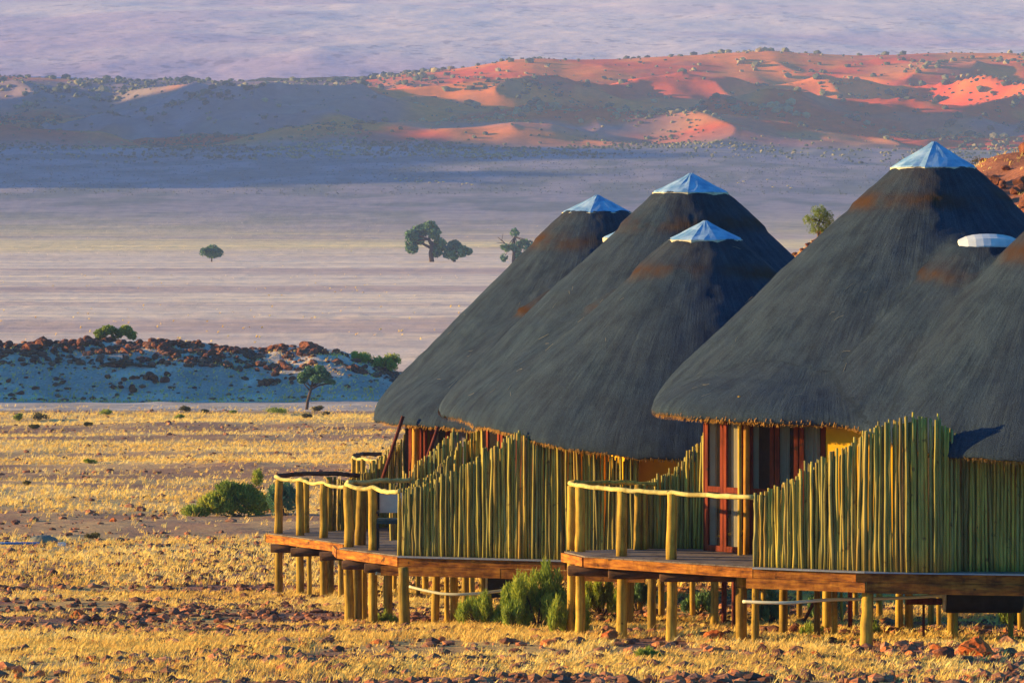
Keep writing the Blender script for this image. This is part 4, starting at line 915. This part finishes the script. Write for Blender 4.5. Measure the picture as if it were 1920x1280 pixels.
roof(HB, [dict(c=(3.19, 68.5), rc=.64, z0=-.06, R=4.52, ze=-3.72), dict(c=(3.27, 65.05), rc=.6, z0=-.86, R=3.78, ze=-3.74, fd=.30), dict(c=(2.3, 66.7), rc=.4, z0=-1.7, Re=3.35, Rf=3.35, ze=-3.7)], 9,
     caps=[cone_cap(3.19, 68.5, -.06, .655, .33, 9, .4), cone_cap(3.27, 65.05, -.86, .61, .31, 9, .1)])

settle(HB, K, (1.5 * K, 65 * K, float(gz(np.array([1.5 * K]), np.array([65 * K]))[0])))

# ---- farthest hut (left)
K = 1.10
za = -(1003 - HV) / F * 73
HA = empty('thatched_hut', (0, 0, 0)); tag(HA, 'leftmost thatched hut on stilts, with dark diagonal struts under its eave', 'hut', 'stilted thatched huts')
a0, a1, a2 = plan(503, 999, za), plan(645, 1018, za), (-1.0, 69.6)
deck_plate(HA, [a0, a1, a2, (5, 70.5), (6, 79), (-2, 79), (-3, 75.3), (-4.3, 74.3)], za)
fascia(HA, (-4.55, 74.2), off(a0, -.03), za - .09, .14); fascia(HA, off(a0, -.02), off(a1), za - .095, .15, rn=.8); fascia(HA, off(a1, .01), a2, za - .1, .14)
for u, D, L_ in ((508, 73.1, 2.4), (546, 72.4, 2.4), (600, 71.6, 2.4)): x = (u - CU) / F * D; log(HA, (x, D), (x + L_, D + .1), za - .26, .085)
RA = []
for u, v in ((521, 1000), (563, 1004), (606, 1009)):
    x, y = plan(u, v, za); y += .12; RA.append((x, y)); post(HA, 'railing_post', x, y, za, za + RAILH - .02, .085); post(HA, 'stilt', x, y, ground(x, y) - .15, za - .05, .085)
for u, D in ((574, 73.6), (618, 73.9), (627, 73.95)): x = (u - CU) / F * D; post(HA, 'railing_post', x, D, za, za + RAILH, .07 if u < 625 else .035)
stilts(HA, [(620, 1117, .07), (580, 1120, .05), (640, 1120, .06)], za - .1)
rail(HA, [(RA[0][0]-.06, RA[0][1], za + RAILH + .04), (*RA[1], za + RAILH + .02), (*RA[2], za + RAILH), (RA[2][0]+.47, RA[2][1]-.7, za + RAILH - .02)], .036, .045, 9)
rail(HA, [(RA[0][0]-.04, RA[0][1]+.05, za + RAILH + .05), (RA[0][0]+.45, 73.9, za + RAILH + .06), (-3.4, 74.0, za + RAILH + .06), (-2.95, 74.2, za + RAILH)], .045, .0, 10, 'darklog')
mb = MB(); pole_row(mb, [(-3.35, 74.05), (-2.95, 74.3), (-2.55, 74.6), (-2.25, 74.8), (-2.0, 74.9), (-1.6, 74.9)], [zt(906, 74.2), zt(893, 74.3), zt(860, 74.6), zt(830, 74.8), zt(812, 74.9), zt(800, 75)], za, seed=23, rad=.0235); mb.build('pole_screen', M['pole'], HA, True)
mb = MB(); pole_row(mb, [(-2.2, 69.9), (-1.85, 69.9), (-1.4, 69.8), (-1.0, 69.7)], [zt(905, 70), zt(880, 70), zt(838, 70), zt(800, 69.8)], za, seed=24, rad=.0235); mb.build('pole_screen', M['pole'], HA, True)
glazing(HA, (-2.0, 74.6), (-1.75, 74.45), za, -4.32, None, .07, None); glazing(HA, (-1.58, 74.3), (-1.22, 74.1), za, -4.32, None, .06, (.1, .3)); glazing(HA, (-1.2, 74.08), (-.8, 73.8), za, -4.32, None, .06, (.1, .8), cm='lilac')
post(HA, 'door_post', -1.86, 74.3, za, -4.32, .085, 'orangepost'); post(HA, 'door_post', -1.66, 74.2, za, -4.32, .04, 'redwood')
for (ua, va), (ub, vb), D in (((717, 898), (756, 780), 73.0), ((800, 862), (822, 800), 71.0)):
    mb = MB(); mb.tube([P3(ua, va + 40 * (D > 72), D), P3(ub, vb, D)] if D < 72 else [P3(ua - 0, va, D), P3(ub, vb, D)], .036, 7, .4); mb.build('roof_strut', M['strut'], HA, True)
wallstrip(HA, [(-.78, 73.78), (1, 72.2), (3, 71.6)], za, -4.35); wallstrip(HA, [(-2.02, 74.7), (-1.6, 78), (.6, 80.5), (4, 81)], za, -4.4, 'shade_toned_wall', 'shadewall')
roof(HA, [dict(c=(1.71, 77.), rc=.66, z0=-.44, R=4.47, ze=-4.22), dict(c=(2.5, 73.4), rc=.6, z0=-1.0, R=3.4, ze=-4.2), dict(c=(1.1, 75.2), rc=.4, z0=-2.0, Re=3.6, Rf=3.6, ze=-4.2)], 14,
     caps=[cone_cap(1.71, 77., -.46, .675, .34, 9, .3), cone_cap(2.42, 73.4, -.93, .66, .33)])
mb = MB(); x, y = RA[2][0] + .5, RA[2][1] - .7; mb.tube([(x - .02, y, za + RAILH + .02), (x + .16, y, za + RAILH + .03)], .055, 8); mb.tube([(x + .05, y, za + RAILH + .0), (x + .25, y, za + RAILH + .0)], .04, 8)
mb.build('rail_joint', M['dark'], HA, True)

settle(HA, K, (-1.5 * K, 73 * K, float(gz(np.array([-1.5 * K]), np.array([73 * K]))[0])))
K = 1.0

# ---- piece of a further deck behind the left hut
HZ = empty('far_deck', (0, 0, 0)); tag(HZ, 'small far deck corner with yellow railing, seen behind the leftmost hut', 'deck')
Dz = 96.; xz = lambda u, D=Dz: (u - CU) / F * D; zz = (HV - 858) / F * Dz - RAILH
deck_plate(HZ, [(xz(656), Dz), (xz(700), Dz - 1.2), (xz(760), Dz - .8), (xz(760), Dz + 2), (xz(690), Dz + 1.5)], zz)
for u, D in ((663, Dz), (672, Dz + .8), (681, Dz - .3), (700, Dz - .9), (716, Dz + .6)): post(HZ, 'railing_post', xz(u, D), D, zz, zz + RAILH, .07); post(HZ, 'stilt', xz(u, D), D, ground(xz(u, D), D) - .1, zz - .05, .07)
rail(HZ, [(xz(661), Dz, zz + RAILH + .02), (xz(681, Dz - .3), Dz - .3, zz + RAILH), (xz(712, Dz - .9), Dz - .9, zz + RAILH)], .04, .03, 31); rail(HZ, [(xz(661), Dz + .05, zz + RAILH + .04), (xz(680, Dz + 1), Dz + 1, zz + RAILH + .03), (xz(716, Dz + 1), Dz + 1, zz + RAILH + .03)], .05, 0, 32, 'darklog')

# ------------------------------------------------------------------ loose things
# chair on the middle deck
ch = empty('canvas_chair', ((729 - CU) / F * 66.9, 66.9, zb * 1.04)); tag(ch, 'canvas armchair with pale back on the deck of the middle hut', 'chair')
mb = MB(); k = 9; xs = np.linspace(-.17, .24, k); V = np.concatenate([np.stack([xs, .22 + .03*np.cos(xs*6), np.full(k, zq)], 1) for zq in (.62, .97)]); V = np.concatenate([V, V + (0, .02, 0)]); i = np.arange(k-1)
f = np.stack([i, i+1, k+i+1, k+i], 1); mb.add(V, f4=np.concatenate([f, f[:, ::-1]+2*k])); mb.build('backrest', M['canvas'], ch, True)
mb = MB(); mb.box((.03, 0, .50), (.46, .44, .07)); mb.build('seat', M['teal'], ch)
for sx in (-.19, .25):
    for sy in (-.2, .23): mb = MB(); mb.box((sx, sy, .235), (.035, .035, .47)); mb.build('leg', M['dark'], ch)
    mb = MB(); mb.box((sx, .0, .66), (.04, .44, .03)); mb.build('armrest', M['dark'], ch); mb = MB(); mb.box((sx, .232, .78), (.03, .03, .42)); mb.build('back_post', M['dark'], ch)
# pipes
def pipe(lb, pts, r=.022, m='pipe'):
    kd = .93 if pts[0][0] > 1000 else 1.04; P = np.array([P3(p[0], p[1], p[2] * kd) for p in pts]); t = np.linspace(0, len(P)-1, 40); i = np.arange(len(P))
    Q = np.stack([np.interp(t, i, P[:, k]) for k in range(3)], 1)
    for _ in range(6): Q[1:-1] = (Q[:-2] + Q[1:-1]*2 + Q[2:]) / 4
    mb = MB(); mb.tube(Q, r, 8); o = mb.build('water_pipe', M[m], None, True); tag(o, lb, 'pipe')
pipe('cream pipe sagging under the deck of the middle hut', [(768, 1099, 63.6), (795, 1106, 63.4), (830, 1113, 63.2), (860, 1114, 63.1), (900, 1112, 63.1), (955, 1105, 63.2)], .026)
pipe('short cream pipe end beside the stilts at the left corner of the middle hut', [(705, 1074, 63.8), (722, 1076, 63.9)], .03)
pipe('yellow-lit pipe running right from the vent pipe under the nearest hut', [(1393, 1127, 58.75), (1430, 1129, 58.6), (1480, 1130, 58.5), (1520, 1126, 58.6), (1570, 1123, 58.8), (1640, 1122, 58.9), (1700, 1120, 59.0), (1765, 1116, 59.0)], .024)
# vent pipe standing at the deck corner
x, y, z = hit(1390, 1204); vp = empty('vent_pipe', (x, y, z)); tag(vp, 'thick upright pipe with a tapered collar and hook top at the deck corner', 'vent pipe')
mb = MB(); mb.tube([(0, 0, -.1), (0, 0, .4), (0, 0, .80)], .082, 16, .5); mb.build('shaft', M['post'], vp, True)
mb = MB(); mb.tube([(0, 0, .80), (0, 0, .815), (0, 0, .86), (0, 0, .93), (0, 0, .97), (0, 0, .985)], [.09, .092, .088, .07, .035, .02], 16, .6); mb.build('collar', M['post'], vp, True)
a = np.linspace(0, np.pi, 9); mb = MB(); mb.tube(np.stack([.03*np.cos(a), 0*a, .97 + .07*np.sin(a)], 1), .012, 6); mb.build('hook', M['darklog'], vp, True)
# water tank lying under the nearest hut
D = 55.6; x0 = (1772 - CU) / F * D; wt = empty('water_tank', (x0, D, ground(x0, D))); tag(wt, 'dark horizontal water tank with a pale end plate under the nearest hut', 'tank')
zk = (HV - 1120) / F * D - ground(x0, D); mb = MB(); mb.tube([(0, 0, zk), (.02, 0, zk), (1.08, 0, zk), (1.12, 0, zk)], [.19, .22, .22, .18], 20); mb.build('barrel', M['dark'], wt, True)
mb = MB(); mb.tube([(-.035, 0, zk), (-.02, 0, zk), (-.003, 0, zk)], [.17, .21, .205], 20); mb.build('end_plate', M['steel'], wt, True)
for dx in (.15, .95): mb = MB(); mb.tube([(dx, 0, -.1), (dx, 0, zk - .2)], .04, 7); mb.build('leg', M['post'], wt, True)
mb = MB(); mb.tube([(-.55, .1, zk - .06), (-.04, .05, zk - .06)], .05, 8); mb.tube([(-.3, .1, zk - .06), (-.3, .1, -.05)], .02, 6); mb.build('inlet', M['strut'], wt, True)
# septic barrel under middle hut
D = 67; x0 = (912 - CU) / F * D; w2 = empty('water_tank', (x0, D, ground(x0, D))); tag(w2, 'dark box-like tank with a pale edge under the middle hut behind the green shrub', 'tank')
zk = (HV - 1095) / F * D - ground(x0, D); mb = MB(); mb.box((.24, 0, zk), (.44, .4, .30)); mb.box((.24, 0, zk - .19), (.3, .3, .05)); mb.build('body', M['dark'], w2); mb = MB(); mb.box((-.0, 0, zk), (.03, .41, .32)); mb.build('end_plate', M['steel'], w2)
for dx in (.08, .4): mb = MB(); mb.tube([(dx, 0, -.1), (dx, 0, zk - .16)], .03, 7); mb.build('leg', M['post'], w2, True)
# debris on the left
a = hit(-30, 1026); b = hit(74, 1024); mb = MB(); mb.tube([(a[0], a[1], a[2] + .10), (b[0], b[1], b[2] + .08)], .035, 8); tag(mb.build('plastic_pipe', M['blue'], None, True), 'blue plastic pipe lying on the ground at the left edge', 'pipe')
x, y, z = hit(82, 1018); mb = MB(); n1, n2 = 26, 14; gx, gy = np.meshgrid(np.linspace(-1, 1, n1), np.linspace(-1, 1, n2)); hh = np.clip(1 - gx**2 * .9 - gy**2 * .9, 0, 1) ** .7 * .20 * (.6 + .9 * fbm(gx * 2.5 + 3, gy * 2, 7)) + .01
V = np.stack([x + gx * .42, y + gy * .5, gz(x + gx * .42, y + gy * .5) + hh], -1).reshape(-1, 3); i, j = np.meshgrid(np.arange(n2-1), np.arange(n1-1), indexing='ij'); a = (i*n1 + j).ravel()
mb.add(V, f4=np.stack([a, a+1, a+n1+1, a+n1], 1)); tag(mb.build('tarp', M['tarp'], None, True), 'crumpled blue-green tarp draped over a low heap at the left', 'tarp')
x, y, z = hit(116, 1024); mb = MB(); mb.box((x, y, z + .05), (.22, .12, .07), .1); mb.box((x - .02, y, z + .095), (.18, .10, .02), .1); tag(mb.build('plastic_crate', M['white']), 'small white plastic piece beside the tarp', 'crate')

# ------------------------------------------------------------------ haze
mb = MB(); mb.box((0, 3180, 160), (11400, 6700, 372)); hz = mb.build('haze', None); tag(hz, kind='stuff')
hm = bpy.data.materials.new('haze'); hm.use_nodes = True; nt = hm.node_tree; nt.nodes.remove(nt.nodes['Principled BSDF'])
pv = nt.nodes.new('ShaderNodeVolumePrincipled'); pv.inputs['Color'].default_value = (.42, .55, 1, 1); pv.inputs['Density'].default_value = .00019
nt.links.new(pv.outputs[0], nt.nodes['Material Output'].inputs['Volume']); hz.data.materials.append(hm)
